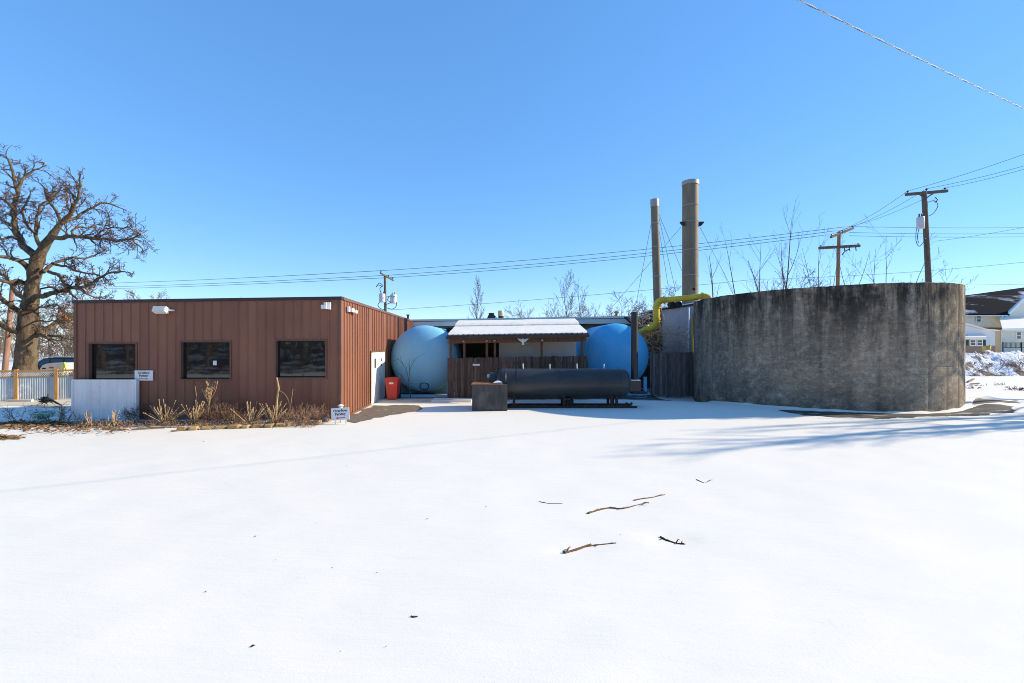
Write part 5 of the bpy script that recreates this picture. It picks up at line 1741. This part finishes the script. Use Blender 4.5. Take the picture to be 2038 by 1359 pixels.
# bent pale stem
Y = 13.65
t = thing('dry_plant', (PX(551, Y), Y, 0), 'thick bent pale stem rising to the right-hand window', 'plant')
MB().tube(smooth_line([P(548, 838, Y), P(550, 815, Y), P(552, 790, Y), P(554.5, 775, Y), P(553, 762, Y), P(550.5, 751, Y)]), [.030] * 8 + [.026] * 8 + [.02] * 5, 8).build('stalks', M['straw'], t, True)
MB().tube(smooth_line([P(555, 777, Y), P(565, 783, Y), P(573, 795, Y), P(577, 815, Y), P(575, 836, Y)]), .011, 5).build('thin_stem', M['brush_lit'], t, True)
MB().tube(smooth_line([P(583, 774, Y), P(580, 795, Y), P(577, 818, Y)]), .010, 5).build('thin_stem', M['brush_lit'], t, True)
MB().tube(smooth_line([P(388, 768, Y), P(391, 790, Y), P(391, 812, Y), P(390, 838, Y)]), .010, 5).build('thin_stem', M['brush_lit'], t, True)

# fine dry grass between the plants
r_ = random.Random(67)
m = MB()
for k in range(1100):
    px = r_.choice([r_.gauss(c_, 14) for c_ in (165, 205, 250, 300, 350, 405, 470, 520, 580, 625)])
    X, Yy = gp(px, r_.uniform(841, 851))
    if X > CXR - .3: continue
    L = r_.uniform(.08, .34)
    d = Vector((r_.uniform(-1, 1), r_.uniform(-.7, .5), r_.uniform(.3, 1.4))).normalized()
    p = Vector((X, Yy, 0.0))
    q = p + d * L * .55
    e_ = q + (d + Vector((r_.uniform(-.5, .5), 0, -.9))).normalized() * L * .5
    m.tube([p, q, e_], [.006, .005, .003], 3, cap=False)
tag(m.build('bed_grass', M['brush_lit']), 'fine dry grass and bent weeds along the flower bed', 'grass', kind='stuff')
# leaf litter
r_ = random.Random(71)
m = MB()
def leaf_at(x, y, s_, lift=.03):
    z = gz(x, y) + lift + r_.uniform(0, .02)
    a = r_.uniform(0, 6.28)
    u = Vector((math.cos(a), math.sin(a), r_.uniform(-.3, .5))) * s_
    v = Vector((-math.sin(a), math.cos(a), r_.uniform(-.3, .5))) * s_ * .55
    c = Vector((x, y, z))
    m.add([c - u, c - v * .8, c + u, c + v + Vector((0, 0, s_ * .3))], [(0, 1, 2), (0, 2, 3)])
for k in range(1500):
    px = r_.triangular(8, 640, 120)
    py = r_.triangular(838, 868 if px < 260 else 852, 846)
    X, Yy = gp(px, py)
    if Yy > 14.3 and X > CXL: continue
    leaf_at(X, Yy, r_.uniform(.025, .06))
for k in range(420):
    X, Yy = gp(r_.gauss(40, 28), r_.gauss(848, 4))
    leaf_at(X, Yy, r_.uniform(.04, .09))
for k in range(200):
    X, Yy = gp(r_.gauss(112, 16), r_.gauss(846, 3))
    leaf_at(X, Yy, r_.uniform(.04, .09))
for k in range(160):
    X, Yy = gp(r_.gauss(16, 14), r_.gauss(871, 2.0))
    leaf_at(X, Yy, r_.uniform(.03, .07), .01)
tag(m.build('leaf_litter', M['litter']), 'dead brown leaves scattered over the snowy flower bed', 'leaf litter', kind='stuff')
# bag at the corner
bm = bmesh.new()
bmesh.ops.create_icosphere(bm, subdivisions=3, radius=1)
for v in bm.verts:
    f = 1 + .25 * fbm(v.co.x * 2, v.co.y * 2, v.co.z * 2)
    v.co = Vector((v.co.x * .22 * f + PX(640, 13.9), v.co.y * .15 * f + 13.9, max(-.02, v.co.z * .15 * f + .06)))
me = bpy.data.meshes.new('dark_bag'); bm.to_mesh(me); bm.free()
me.materials.append(mat('dark blue plastic', (.02, .025, .05), .35, (.05, .06, .10), 8, bump=.6, bscale=20))
o = bpy.data.objects.new('dark_bag', me); COL.objects.link(o)
tag(o, 'crumpled dark plastic bag in the bed beside the corner sign', 'bag')
# urn
Y = gy(840)
x = PX(85.5, Y)
t = thing('garden_urn', (x, Y, 0), 'squat verdigris green garden urn in the leafy bed by the screen', 'urn')
MB().lathe([(-.02, .16), (.03, .16), (.05, .10), (.09, .08), (.12, .10), (.17, .19), (.24, .24), (.26, .235), (.28, .27), (.31, .275), (.31, .24), (.27, .20), (.27, 0)], (x, Y, 0), n=28).build('bowl', M['urn'], t, True, 35)
m = MB()
for k in range(14):
    a = 2 * math.pi * k / 14
    m.lathe([(0, .0), (.02, .022), (.07, .028), (.10, 0)], (x + .205 * math.cos(a), Y + .205 * math.sin(a), .14), (math.cos(a) * .4, math.sin(a) * .4, 1), 8)
m.build('gadroon_relief', M['urn'], t, True)
# toppled dark plant pot / blackened shrub
Y = 17.6
t = thing('toppled_shrub', (PX(100, Y), Y, 0), 'blackened toppled evergreen with its bare stem pointing right', 'shrub')
MB().tube(smooth_line([P(92, 796, Y), P(104, 797, Y), P(113, 802, Y), P(122, 806, Y)]), [.05] * 5 + [.035] * 5 + [.025] * 3, 8).build('stem', M['dark_fronds'], t, True)
r_ = random.Random(81)
m = MB()
for k in range(70):
    c = P(r_.uniform(84, 98), r_.uniform(791, 801), Y + r_.uniform(-.3, .3))
    d = Vector((r_.uniform(-1, .4), r_.uniform(-.4, .4), r_.uniform(-.3, .3))).normalized()
    s_ = d.cross(Vector((0, 0, 1))).normalized() * .02
    L = r_.uniform(.12, .28)
    u = Vector((0, 0, .03))
    m.add([c - s_, c + s_, c + d * L + s_ * .3, c + d * L - s_ * .3, c + u, c + d * L + u * .4], [(0, 1, 2, 3), (0, 4, 5, 3), (1, 2, 5, 4)])
m.build('fronds', M['dark_fronds'], t)
t = thing('thin_stake', (PX(124, 14.6), 14.6, 0), 'slim tan stake standing beside the galvanised screen', 'stake')
MB().tube([(PX(124, 14.6), 14.6, -.05), (PX(122.5, 14.6), 14.6, PZ(805, 14.6))], .016, 6).build('stick', M['straw'], t)

# ------------------------------------------------------------------ lattice fence on the far left
LFY = 19.3
LFA = PX(70, LFY)
LFD = Vector((math.cos(R(20)), math.sin(R(20)), 0))   # the fence runs back to the right by 20 degrees
def LX(p):
    k = (p - 1019.0) / F
    return LFA + (k * LFY - LFA) / (LFD.x - k * LFD.y)
fl = thing('lattice_fence', (PX(70, LFY), LFY, 0), 'low galvanised sheet fence with cedar posts and white lattice top', 'fence')
posts = [-66, -18, 32.5, 112.5, 150]
zt_, zl_, zp, zb_ = PZ(736, LFY), PZ(739, LFY), PZ(748, LFY), PZ(795, LFY)
for px in posts:
    x = LX(px)
    MB().box(x - .055, x + .055, LFY - .06, LFY + .05, -.1, zt_ + (.03 if px != 150 else 0)).build('post', M['new_wood'], fl)
for a, b in zip(posts[:-1], posts[1:]):
    xa, xb = LX(a) + .057, LX(b) - .057
    MB().box(xa, xb, LFY - .045, LFY + .045, zl_ + .002, zt_).build('top_rail', M['new_wood'], fl)
    MB().box(xa, xb, LFY - .03, LFY + .03, zp - .035, zp).build('mid_rail', M['new_wood'], fl)
    # corrugated sheet
    m = MB()
    n = int((xb - xa) / .038)
    z1 = zp - .037
    for i in range(n + 1):
        x = xa + (xb - xa) * i / n
        y = LFY + (.009 if i % 2 else -.009)
        m.v += [(x, y, zb_), (x, y, z1)]
    m.f = [(2 * i, 2 * i + 2, 2 * i + 3, 2 * i + 1) for i in range(n)]
    m.build('corrugated_sheet', M['galv_fence'], fl)
    # diagonal lattice strips
    m = MB()
    h = zl_ - zp
    s_ = .075
    k = int((xb - xa + h) / s_)
    for i in range(k + 1):
        for sg in (1, -1):
            x0 = xa - (h if sg > 0 else 0) + i * s_
            x1 = x0 + h
            za, zc = (zp + .001, zl_) if sg > 0 else (zl_, zp + .001)
            f0, f1 = 0.0, 1.0
            if x0 < xa: f0 = (xa - x0) / h
            if x1 > xb: f1 = (xb - x0) / h
            if f1 - f0 < .1: continue
            m.bar((x0 + h * f0, LFY - .012 * sg, za + (zc - za) * f0), (x0 + h * f1, LFY - .012 * sg, za + (zc - za) * f1), .010, .034, up=(0, 1, 0))
    # bar(): width lies across the strip, so turn the strips flat to the fence
    m.build('lattice', M['lattice'], fl)
MB().bar((LX(26), LFY - .35, .05), (LX(80), LFY - .5, .04), .14, .09).build('kick_board', M['cream_tarp'], fl)
fl.rotation_euler = (0, 0, R(20))

# dark sport utility vehicle behind the fence
VY = 34.0
vx, vz = PX(122, VY), gz(PX(122, VY), VY) + .06
car = thing('parked_car', (vx, VY, vz), 'dark sport utility vehicle parked beyond the lattice fence', 'car')
def carpt(x, z, y):
    return Vector((vx + x, VY + y, vz + z))
body = [(-2.35, .45), (-2.4, .80), (-2.25, 1.02), (-1.25, 1.14), (2.25, 1.16), (2.4, 1.0), (2.4, .5), (2.2, .35), (-2.2, .35)]
m = MB().prism([carpt(x, z, -.92) for x, z in body], (0, 1.84, 0))
m.build('body', M['suv'], car)
cabin = [(-1.25, 1.14), (-.55, 1.72), (.3, 1.80), (1.7, 1.78), (2.2, 1.16)]
m = MB()
n = len(cabin)
m.add([carpt(x, z, -.90 + .16 * (z - 1.14) / .64) for x, z in cabin] + [carpt(x, z, .90 - .16 * (z - 1.14) / .64) for x, z in cabin],
      [tuple(reversed(range(n))), tuple(range(n, 2 * n))] + [(i, (i + 1) % n, (i + 1) % n + n, i + n) for i in range(n)])
m.build('cabin', M['suv'], car)
for x0, x1 in ((-.95, -.05), (.05, .95), (1.05, 1.85)):
    q = [(x0 if x0 > -.5 else -1.0, 1.20), (x1, 1.20), (x1 - (.12 if x1 > 1.5 else 0), 1.68), (x0 + (.0 if x0 > -.5 else .50), 1.68)]
    MB().prism([carpt(x, z, -.915 + .16 * (z - 1.14) / .64) for x, z in q], (0, .012, 0)).build('window', M['suv_glass'], car)
MB().add([carpt(-1.30, 1.16, -.78), carpt(-1.30, 1.16, .78), carpt(-.60, 1.70, .70), carpt(-.60, 1.70, -.70)], [(0, 1, 2, 3)]).build('windscreen', M['suv_glass'], car)
for x in (-1.5, 1.45):
    for s in (-1, 1):
        w = MB().lathe([(-.11, .20), (-.11, .34), (-.08, .37), (.08, .37), (.11, .34), (.11, .20)], carpt(x, .37, s * .84), (0, 1, 0), 22).build('wheel', M['tyre'], car, True, 40)
        MB().lathe([(-.10, 0), (-.10, .21), (.10, .21), (.10, 0)], carpt(x, .37, s * .84), (0, 1, 0), 16).build('rim', M['metal'], w, True, 40)
for s in (-1, 1):
    MB().box(*[q for q in (carpt(-2.36, 0, 0).x, carpt(-2.2, 0, 0).x)], VY + s * .72 - .15, VY + s * .72 + .15, vz + .82, vz + .98).build('headlight', M['lens'], car)
MB().box(vx - .4, vx + 1.6, VY - .70, VY - .66, vz + 1.80, vz + 1.85).build('roof_rail', M['metal'], car)
MB().lathe([(-.05, 0), (-.05, .16), (.06, .16), (.06, 0)], carpt(2.2, 1.5, -.5), (.3, -1, .1), 16).build('glint_disc', M['lens'], car)  # pale disc put in as a glint on the dark car
# cream covered load with yellow frame in front of it
CY = 30.5
t = thing('covered_trailer', (PX(104, CY), CY, gz(PX(104, CY), CY)), 'low cream wedge-shaped covered load in front of the dark vehicle', 'trailer')
cz = PZ(742, CY) - .5
out_ = [(80, 742), (80, 733), (84, 727), (92, 724), (100, 722.5), (127, 722.5), (127, 742)]
MB().prism([P(a, b, CY) for a, b in out_], (0, 1.5, 0)).build('cover', M['cream_tarp'], t)
MB().box(PX(84, CY), PX(91, CY), CY - .02, CY + .0, PZ(734.5, CY), PZ(732, CY)).build('slot', M['black'], t)
MB().box(PX(98, CY), PX(107, CY), CY - .02, CY + .0, PZ(733, CY), PZ(730.5, CY)).build('lettering', M['letter_red'], t)
MB().box(PX(82, CY), PX(126, CY), CY + .1, CY + 1.4, gz(PX(104, CY), CY) + .25, PZ(742, CY) - .003).build('bed', M['black'], t)
for xx in (92, 116):
    MB().lathe([(-.08, 0), (-.08, .3), (.08, .3), (.08, 0)], (PX(xx, CY), CY + .1, gz(PX(xx, CY), CY) + .3), (0, 1, 0), 16).build('wheel', M['tyre'], t)
t = thing('yellow_stand', (PX(129, CY - .4), CY - .4, gz(PX(129, CY), CY)), 'bright yellow folding A-frame stand at the end of the cream load', 'stand')
gz_ = gz(PX(129, CY), CY)
for (a, b) in (((127, 721), (125, 742)), ((128, 721), (133, 742))):
    p, q = P(*a, CY - .4), P(*b, CY - .4)
    q = q + (q - p) * ((q.z - gz_) / max(.01, p.z - q.z))
    MB().bar(p, q, .07, .07).build('leg', M['lime'], t)
MB().bar(P(126.3, 732, CY - .4), P(130.6, 732, CY - .4), .05, .05).build('brace', M['lime'], t)

# ------------------------------------------------------------------ houses and snow heap on the right
def lap_wall(t, p0, p1, z0, z1, mt, step=.2, ztop=None):
    """lap siding: boards stepping out towards their lower edge, one object"""
    p0, p1 = Vector((*p0, 0)), Vector((*p1, 0))
    d = (p1 - p0).normalized()
    nn = Vector((d.y, -d.x, 0))
    n = max(1, int((z1 - z0) / step))
    for i in range(n):
        a, b = z0 + (z1 - z0) * i / n, z0 + (z1 - z0) * (i + 1) / n
        m = MB()
        m.add([p0 + nn * .03 + Vector((0, 0, a)), p1 + nn * .03 + Vector((0, 0, a)), p1 + Vector((0, 0, b)), p0 + Vector((0, 0, b)),
               p0 + Vector((0, 0, a)), p1 + Vector((0, 0, a))], [(0, 1, 2, 3), (4, 5, 1, 0)])
        m.build('siding_board', mt, t)
def house_window(t, px0, px1, py0, py1, Y, mul=True, shutters=()):
    x0, x1, z0_, z1_ = PX(px0, Y), PX(px1, Y), PZ(py1, Y), PZ(py0, Y)
    w = MB()
    k = .12
    w.box(x0 - k, x0, Y - .10, Y - .04, z0_ - k, z1_ + k).box(x1, x1 + k, Y - .10, Y - .04, z0_ - k, z1_ + k)
    w.box(x0, x1, Y - .10, Y - .04, z1_, z1_ + k).box(x0, x1, Y - .10, Y - .04, z0_ - k, z0_)
    win = w.build('window', M['house_trim'], t)
    MB().box(x0, x1, Y - .06, Y - .05, z0_, z1_).build('pane', M['glass'], win)
    if mul:
        MB().box(x0, x1, Y - .085, Y - .062, (z0_ + z1_) / 2 - .04, (z0_ + z1_) / 2 + .04).build('glazing_bar', M['house_trim'], win)
    for s in shutters:
        a, b = PX(s[0], Y), PX(s[1], Y)
        MB().box(a, b, Y - .09, Y - .04, z0_ - .05, z1_ + .05).build('shutter', M['shutter'], t)
HY = 84.0
big = thing('large_house', (PX(2010, HY), HY, .9), 'large cream two-storey house with a dark frosted roof beyond the snow heap', 'house')
hx0, hx1 = PX(1860, HY), PX(1995, HY)
eave = PZ(628, HY)
# main front wall
lap_wall(big, (hx0, HY), (hx1, HY), .3, eave, M['house_siding'], .32)
# gable wing wall going right, slightly forward
gx1 = PX(2120, HY)
apex = (PX(2062, HY), PZ(566, HY))
gmesh = MB().prism([(hx1 + .02, HY - .5, .3), (gx1, HY - .5, .3), (gx1, HY - .5, eave), (apex[0], HY - .5, apex[1]), (hx1 + .02, HY - .5, eave)], (0, .4, 0))
gmesh.build('gable_wall', M['house_siding'], big)
MB().box(hx1 - .12, hx1 + .14, HY - .58, HY - .505, .3, eave + .1).build('corner_board', M['house_trim'], big)
# roof plane: rises to the back and follows the gable rake
rz0, rz1 = eave - .05, PZ(581, HY + 9) + 1.2
m = MB()
b0, b1 = Vector((hx0 - .5, HY - .9, rz0)), Vector((hx1 + .3, HY - .9, rz0))
top0, top1 = Vector((hx0 - .5, HY + 7, PZ(600, HY + 7) - .8)), Vector((PX(2062, HY + 7), HY + 7, PZ(571, HY + 7)))
thk = Vector((0, 0, .25))
m.hexa([b0, b1, top1, top0], [b0 + thk, b1 + thk, top1 + thk, top0 + thk])
m.build('roof', M['shingle'], big)
m = MB()
m.bar(Vector((hx1 + .35, HY - .65, rz0 + .2)), Vector((apex[0], HY - .65, apex[1] + .25)), .25, .35)
m.bar(Vector((gx1, HY - .65, rz0 + .2)), Vector((apex[0], HY - .65, apex[1] + .25)), .25, .35)
m.build('rake_board', M['house_trim'], big)
MB().box(hx0, hx1, HY - .95, HY - .85, rz0 - .1, rz0 + .05).build('eave_board', M['house_trim'], big)
house_window(big, 1942.5, 1951, 629, 640, HY - .05)
MB().box(PX(1982, HY), PX(1986, HY), HY - .14, HY - .05, PZ(628, HY), PZ(625.5, HY)).build('wall_vent', M['vent_dark'], big)
MB().box(hx0, hx1 - .2, HY - .20, HY - .06, PZ(656, HY), PZ(652, HY)).build('belt_trim', M['brown_trim'], big)
# lower wing with its own snowy roof
WY = 78.0
wx0, wx1 = PX(1992, WY), PX(2130, WY)
lap_wall(big, (wx0, WY), (wx1, WY), .3, PZ(655, WY), M['house_siding'], .30)
MB().hexa([(wx0 - .4, WY - .6, PZ(656, WY)), (wx1, WY - .6, PZ(652, WY)), (wx1, WY + 5.4, PZ(652, WY) + 2.2), (wx0 + 5.5, WY + 5.4, PZ(652, WY) + 2.0)],
          [(wx0 - .4, WY - .6, PZ(654, WY)), (wx1, WY - .6, PZ(650, WY)), (wx1, WY + 5.4, PZ(650, WY) + 2.2), (wx0 + 5.5, WY + 5.4, PZ(650, WY) + 2.0)]).build('wing_roof', M['snow'], big)
MB().box(wx0 - .4, wx1, WY - .70, WY - .61, PZ(658, WY), PZ(654, WY)).build('wing_eave', M['house_trim'], big)
house_window(big, 2023, 2030.5, 661, 674, WY)
MB().box(PX(1980, WY + 2), wx0 - .05, WY + 2, WY + 2.2, .3, PZ(660, WY)).build('passage_shade', M['interior_shade'], big)  # dark panel standing in for the shade of the gap
# porch rail
m = MB()
zr0, zr1, RY = PZ(692, WY - 2), PZ(682, WY - 2), WY - 2
m.tube([(PX(1996, RY), RY, zr1), (PX(2060, RY), RY, zr1)], .05, 6)
m.tube([(PX(1996, RY), RY, zr0), (PX(2060, RY), RY, zr0)], .05, 6)
for i in range(26):
    x = PX(1996 + i * 2.5, RY)
    m.tube([(x, RY, zr0), (x, RY, zr1)], .03, 5)
for px in (1996, 2033, 2060):
    x = PX(px, RY)
    m.tube([(x, RY, .3), (x, RY, zr1 + .1)], .09, 6)
m.build('porch_rail', M['vent_dark'], big)
# small white house
SY2 = 70.0
small = thing('small_house', (PX(1930, SY2), SY2, .8), 'small white single-storey house with shuttered windows beyond the snow heap', 'house')
sx0, sx1 = PX(1880, SY2), PX(1980, SY2)
lap_wall(small, (sx0, SY2), (sx1, SY2), PZ(688, SY2), PZ(661, SY2), M['house_white'], .22)
MB().box(sx0, sx1, SY2 - .08, SY2 + .1, .2, PZ(688, SY2) - .002).build('brick_base', M['brick'], small)
g = [(PX(1880, SY2), PZ(661, SY2)), (sx1, PZ(661, SY2)), (PX(1955, SY2), PZ(657, SY2)), (PX(1925, SY2), PZ(648, SY2)), (PX(1900, SY2), PZ(643, SY2)), (PX(1880, SY2), PZ(646, SY2))]
MB().prism([(x, SY2 - .02, z) for x, z in g], (0, .2, 0)).build('gable_wall', M['house_white'], small)
m = MB()
rl = [(PX(1880, SY2), PZ(645, SY2)), (PX(1900, SY2), PZ(642, SY2)), (PX(1925, SY2), PZ(647, SY2)), (PX(1958, SY2), PZ(656.5, SY2)), (PX(1985, SY2), PZ(659, SY2))]
for (x0, z0_), (x1, z1_) in zip(rl[:-1], rl[1:]):
    m.hexa([(x0, SY2 - .4, z0_), (x1, SY2 - .4, z1_), (x1, SY2 + 8, z1_), (x0, SY2 + 8, z0_)], [(x0, SY2 - .4, z0_ + .18), (x1, SY2 - .4, z1_ + .18), (x1, SY2 + 8, z1_ + .18), (x0, SY2 + 8, z0_ + .18)])
m.build('roof', M['snow'], small)
# porch awning with snow, windows and shutters
MB().hexa([(PX(1880, 69), 69.0, PZ(675, 69)), (PX(1963, 69), 69.0, PZ(675, 69)), (PX(1960, 70), 69.95, PZ(667, 70)), (PX(1880, 70), 69.95, PZ(667, 70))],
          [(PX(1880, 69), 69.0, PZ(670, 69)), (PX(1963, 69), 69.0, PZ(670, 69)), (PX(1960, 70), 69.95, PZ(665, 70)), (PX(1880, 70), 69.95, PZ(665, 70))]).build('awning', M['snow'], small)
house_window(small, 1930.5, 1940, 677, 687, SY2 - .02)
house_window(small, 1944, 1953.5, 677, 687, SY2 - .02, shutters=((1956, 1961), (1922, 1927)))
# yellow things near the house
for k, (px, w_) in enumerate(((1960, 6), (1970, 4))):
    Y = 62.0
    x = PX(px, Y)
    t = thing('yellow_chair' if k == 0 else 'yellow_post', (x, Y, .5), ('yellow slatted garden chair in front of the small white house' if k == 0 else 'short yellow post beside the yellow garden chair'), 'chair' if k == 0 else 'post')
    if k == 0:
        MB().hexa([(x - .22, Y - .1, .5), (x + .22, Y - .1, .5), (x + .22, Y, .5), (x - .22, Y, .5)], [(x - .12, Y + .2, PZ(689, Y)), (x + .34, Y + .2, PZ(689, Y)), (x + .34, Y + .3, PZ(689, Y)), (x - .12, Y + .3, PZ(689, Y))]).build('backrest', M['yellow'], t)
        MB().box(x - .25, x + .25, Y - .5, Y - .1, PZ(697, Y) - .1, PZ(697, Y)).build('seat', M['yellow'], t)
        for sx in (-.22, .22):
            MB().box(x + sx - .04, x + sx + .04, Y - .5, Y - .42, .2, PZ(697, Y) - .1).build('leg', M['yellow'], t)
    else:
        MB().tube([(x, Y, .3), (x, Y, PZ(688, Y))], .12, 8).build('shaft', M['yellow'], t, True)
        MB().lathe([(0, .13), (.1, .13), (.16, .06), (.16, 0)], (x, Y, PZ(688, Y)), n=8).build('cap', M['yellow'], t, True)

# ploughed snow heap with brush
def heap():
    m = MB()
    nx_, ny_ = 120, 40
    x0, x1, y0, y1 = 27.0, 58.0, 33.5, 43.0
    for j in range(ny_ + 1):
        for i in range(nx_ + 1):
            x, y = x0 + (x1 - x0) * i / nx_, y0 + (y1 - y0) * j / ny_
            u_ = (y - y0) / (y1 - y0)
            env = smooth(0, .22, u_) * (1 - smooth(.6, 1, u_)) * smooth(0, .08, i / nx_) * (1 - smooth(.92, 1, i / nx_))
            h = env * (1.55 + .30 * fbm(x * .45, y * .4, 4) + .42 * abs(fbm(x * 1.6, y * 1.6, 9)) + .16 * fbm(x * 5, y * 5, 2))
            m.v.append((x, y, gz(x, y) - .06 + max(0, h)))
    nn = nx_ + 1
    m.f = [(j * nn + i, j * nn + i + 1, (j + 1) * nn + i + 1, (j + 1) * nn + i) for j in range(ny_) for i in range(nx_)]
    return m
M['dirty_snow'] = mat('ploughed dirty snow', (.80, .80, .82), .8, (.78, .78, .79), 2, col3=(.13, .09, .07), scale3=.9, lo3=.52, hi3=.60, bump=.8, bscale=6, bdist=.15)
tag(heap().build('snow_heap', M['dirty_snow'], smooth=True), 'long ploughed heap of dirty snow in front of the houses', 'snow heap')
r_ = random.Random(91)
m = MB()
sp = dict(seg=[4, 3, 3], wander=.35, lift=.02, taper=.6, rmin=.010, levels=2, kids=[4, 3], angle=(20, 60), ratio=(.4, .7))
sp['from'] = .2
br = []
for k in range(110):
    x, y = r_.uniform(30, 46), r_.uniform(34.0, 35.8)
    grow(r_, br, Vector((x, y, r_.uniform(.0, .7))), Vector((r_.uniform(-.8, .8), r_.uniform(-1, .2), r_.uniform(.1, 1))).normalized(), r_.uniform(.3, 1.0), .018, 0, sp)
a = tubes(br, 0, 9, [4, 3, 3])
m.add(a.v, a.f)
tag(m.build('dead_brush', M['brush']), 'dead brown brush poking out of the ploughed snow heap', 'brush', kind='stuff')

# ------------------------------------------------------------------ fallen sticks on the snow
def fallen_stick(label, line, r0, r1, mt, seed, forks=(), lift=.3):
    pts = [Vector((*gp(a, b), 0)) for a, b in line]
    t = thing('fallen_stick', (pts[0].x, pts[0].y, gz(pts[0].x, pts[0].y)), label, 'stick')
    s_ = smooth_line(pts, 6)
    n = len(s_) - 1
    out = []
    for i, p in enumerate(s_):
        f = i / n
        rr0 = r0 + (r1 - r0) * f
        out.append(Vector((p.x + .006 * fbm(i * .9, seed), p.y + .006 * fbm(i * .9, seed + 5), gz(p.x, p.y) + rr0 * lift + .012 * max(0, fbm(i * .35, seed + 2)))))
    MB().tube(out, [(r0 + (r1 - r0) * i / n) * (1 + .38 * fbm(i * .9, seed + 7)) for i in range(n + 1)], 9).build('stem', M[mt], t, True)
    r_ = random.Random(seed)
    for k in range(3 if r0 > .012 else 0):
        i = r_.randrange(2, n)
        d = Vector((r_.uniform(-.5, 1), r_.uniform(-1, 1), r_.uniform(.1, .5))).normalized() * r_.uniform(.03, .09)
        MB().tube([out[i], out[i] + d * .6, out[i] + d + Vector((0, 0, -.01))], [r0 * .3, r0 * .22, r0 * .12], 5).build('twig', M[mt], t, True)
    for (a, b, c, d, rr1) in forks:
        p, q = Vector((*gp(a, b), 0)), Vector((*gp(c, d), 0))
        p.z, q.z = gz(p.x, p.y) + rr1 + .012, gz(q.x, q.y) + rr1 + .02
        MB().tube([p, p.lerp(q, .5) + Vector((0, 0, .012)), q], [rr1, rr1 * .9, rr1 * .6], 6).build('twig', M[mt], t, True)
fallen_stick('thick bark-peeled stick lying nearest the bottom of the snow', [(1122, 1099), (1140, 1093), (1165, 1085), (1195, 1082), (1226, 1080)], .022, .008, 'stick_bark', 1, [(1128, 1097, 1135, 1089, .01)])
fallen_stick('short dark rotten branch stub on the snow', [(1314, 1067), (1328, 1071), (1346, 1076), (1364, 1080)], .024, .009, 'stick_dark', 2, [(1346, 1076, 1352, 1072, .007)])
fallen_stick('long thin tan stick bowed on the snow', [(1170, 1022), (1188, 1015), (1212, 1010), (1234, 1012), (1250, 1009), (1270, 1004), (1291, 1000)], .016, .007, 'stick_bark', 3, [(1280, 1002, 1292, 1005, .005), (1277, 1007, 1288, 1004, .004)])
fallen_stick('short thin stick just behind the bowed one', [(1262, 996), (1276, 993), (1295, 990), (1323, 984)], .011, .008, 'stick_bark', 4)
fallen_stick('tiny dark twig farthest out on the open snow', [(1386, 953), (1394, 957), (1401, 960)], .007, .005, 'stick_dark', 5, [(1408, 959, 1419, 957, .006)])
fallen_stick('dark splinter near the bottom edge of the snow', [(818, 1227), (824, 1228), (830, 1227.5)], .008, .006, 'stick_dark', 6)
fallen_stick('faint half-buried twig left of the bowed stick', [(1073, 998), (1095, 1002), (1120, 1002)], .006, .004, 'stick_dark', 8, lift=.15)
# crumbs of bark and seed
r_ = random.Random(101)
m = MB()
for (px, py, s_) in ((503, 1287, .022), (409, 1178, .014), (508, 1068, .016), (850, 1034, .014), (967, 1010, .012), (661, 1130, .010), (750, 1140, .010), (629, 1042, .010), (690, 928, .014), (405, 880, .02), (677, 1297, .008), (768, 1287, .008), (548, 1114, .008), (985, 905, .012), (1235, 1066, .008)):
    x, y = gp(px, py)
    z = gz(x, y)
    a = r_.uniform(-.6, .9)
    u, v = Vector((math.cos(a), math.sin(a), .1)) * s_, Vector((-math.sin(a), math.cos(a), .3)) * s_ * .4
    c = Vector((x, y, z + .008))
    m.add([c - u, c - v, c + u, c + v, c + Vector((0, 0, s_ * .5))], [(0, 1, 4), (1, 2, 4), (2, 3, 4), (3, 0, 4), (0, 3, 2, 1)])
tag(m.build('bark_crumbs', M['stick_dark']), 'tiny dark bark crumbs dotted over the open snow', 'bark crumbs', kind='stuff')
# dry grass and boards in the snow by the tank at the right
r_ = random.Random(111)
m = MB()
for (cx_, cy_, n, s_) in ((2025, 776, 40, .35), (1935, 773, 16, .25), (1950, 768, 10, .2), (1990, 766, 12, .25)):
    for k in range(n):
        X, Yy = gp(cx_ + r_.gauss(0, 9), cy_ + r_.gauss(0, .8))
        d = Vector((r_.uniform(-1, 1), r_.uniform(-.6, .6), r_.uniform(.1, .9))).normalized() * s_ * r_.uniform(.4, 1)
        m.tube([(X, Yy, 0), (X + d.x * .5, Yy + d.y * .5, d.z * .6), (X + d.x, Yy + d.y, d.z * .7)], .010, 4, cap=False)
tag(m.build('dry_grass', M['brush']), 'tufts of dry grass in the snow right of the concrete tank', 'grass', kind='stuff')
for k, (a, b, lb) in enumerate((((1926, 762), (1938, 757), 'dark weathered plank end sticking out beside the concrete tank'), ((1932, 767), (1948, 766), 'short dark plank half buried right of the concrete tank'))):
    p, q = Vector((*gp(*a), .08)), Vector((*gp(*b), .10))
    tag(MB().bar(p, q, .10, .06).build('plank', M['fence_grey']), lb, 'plank')
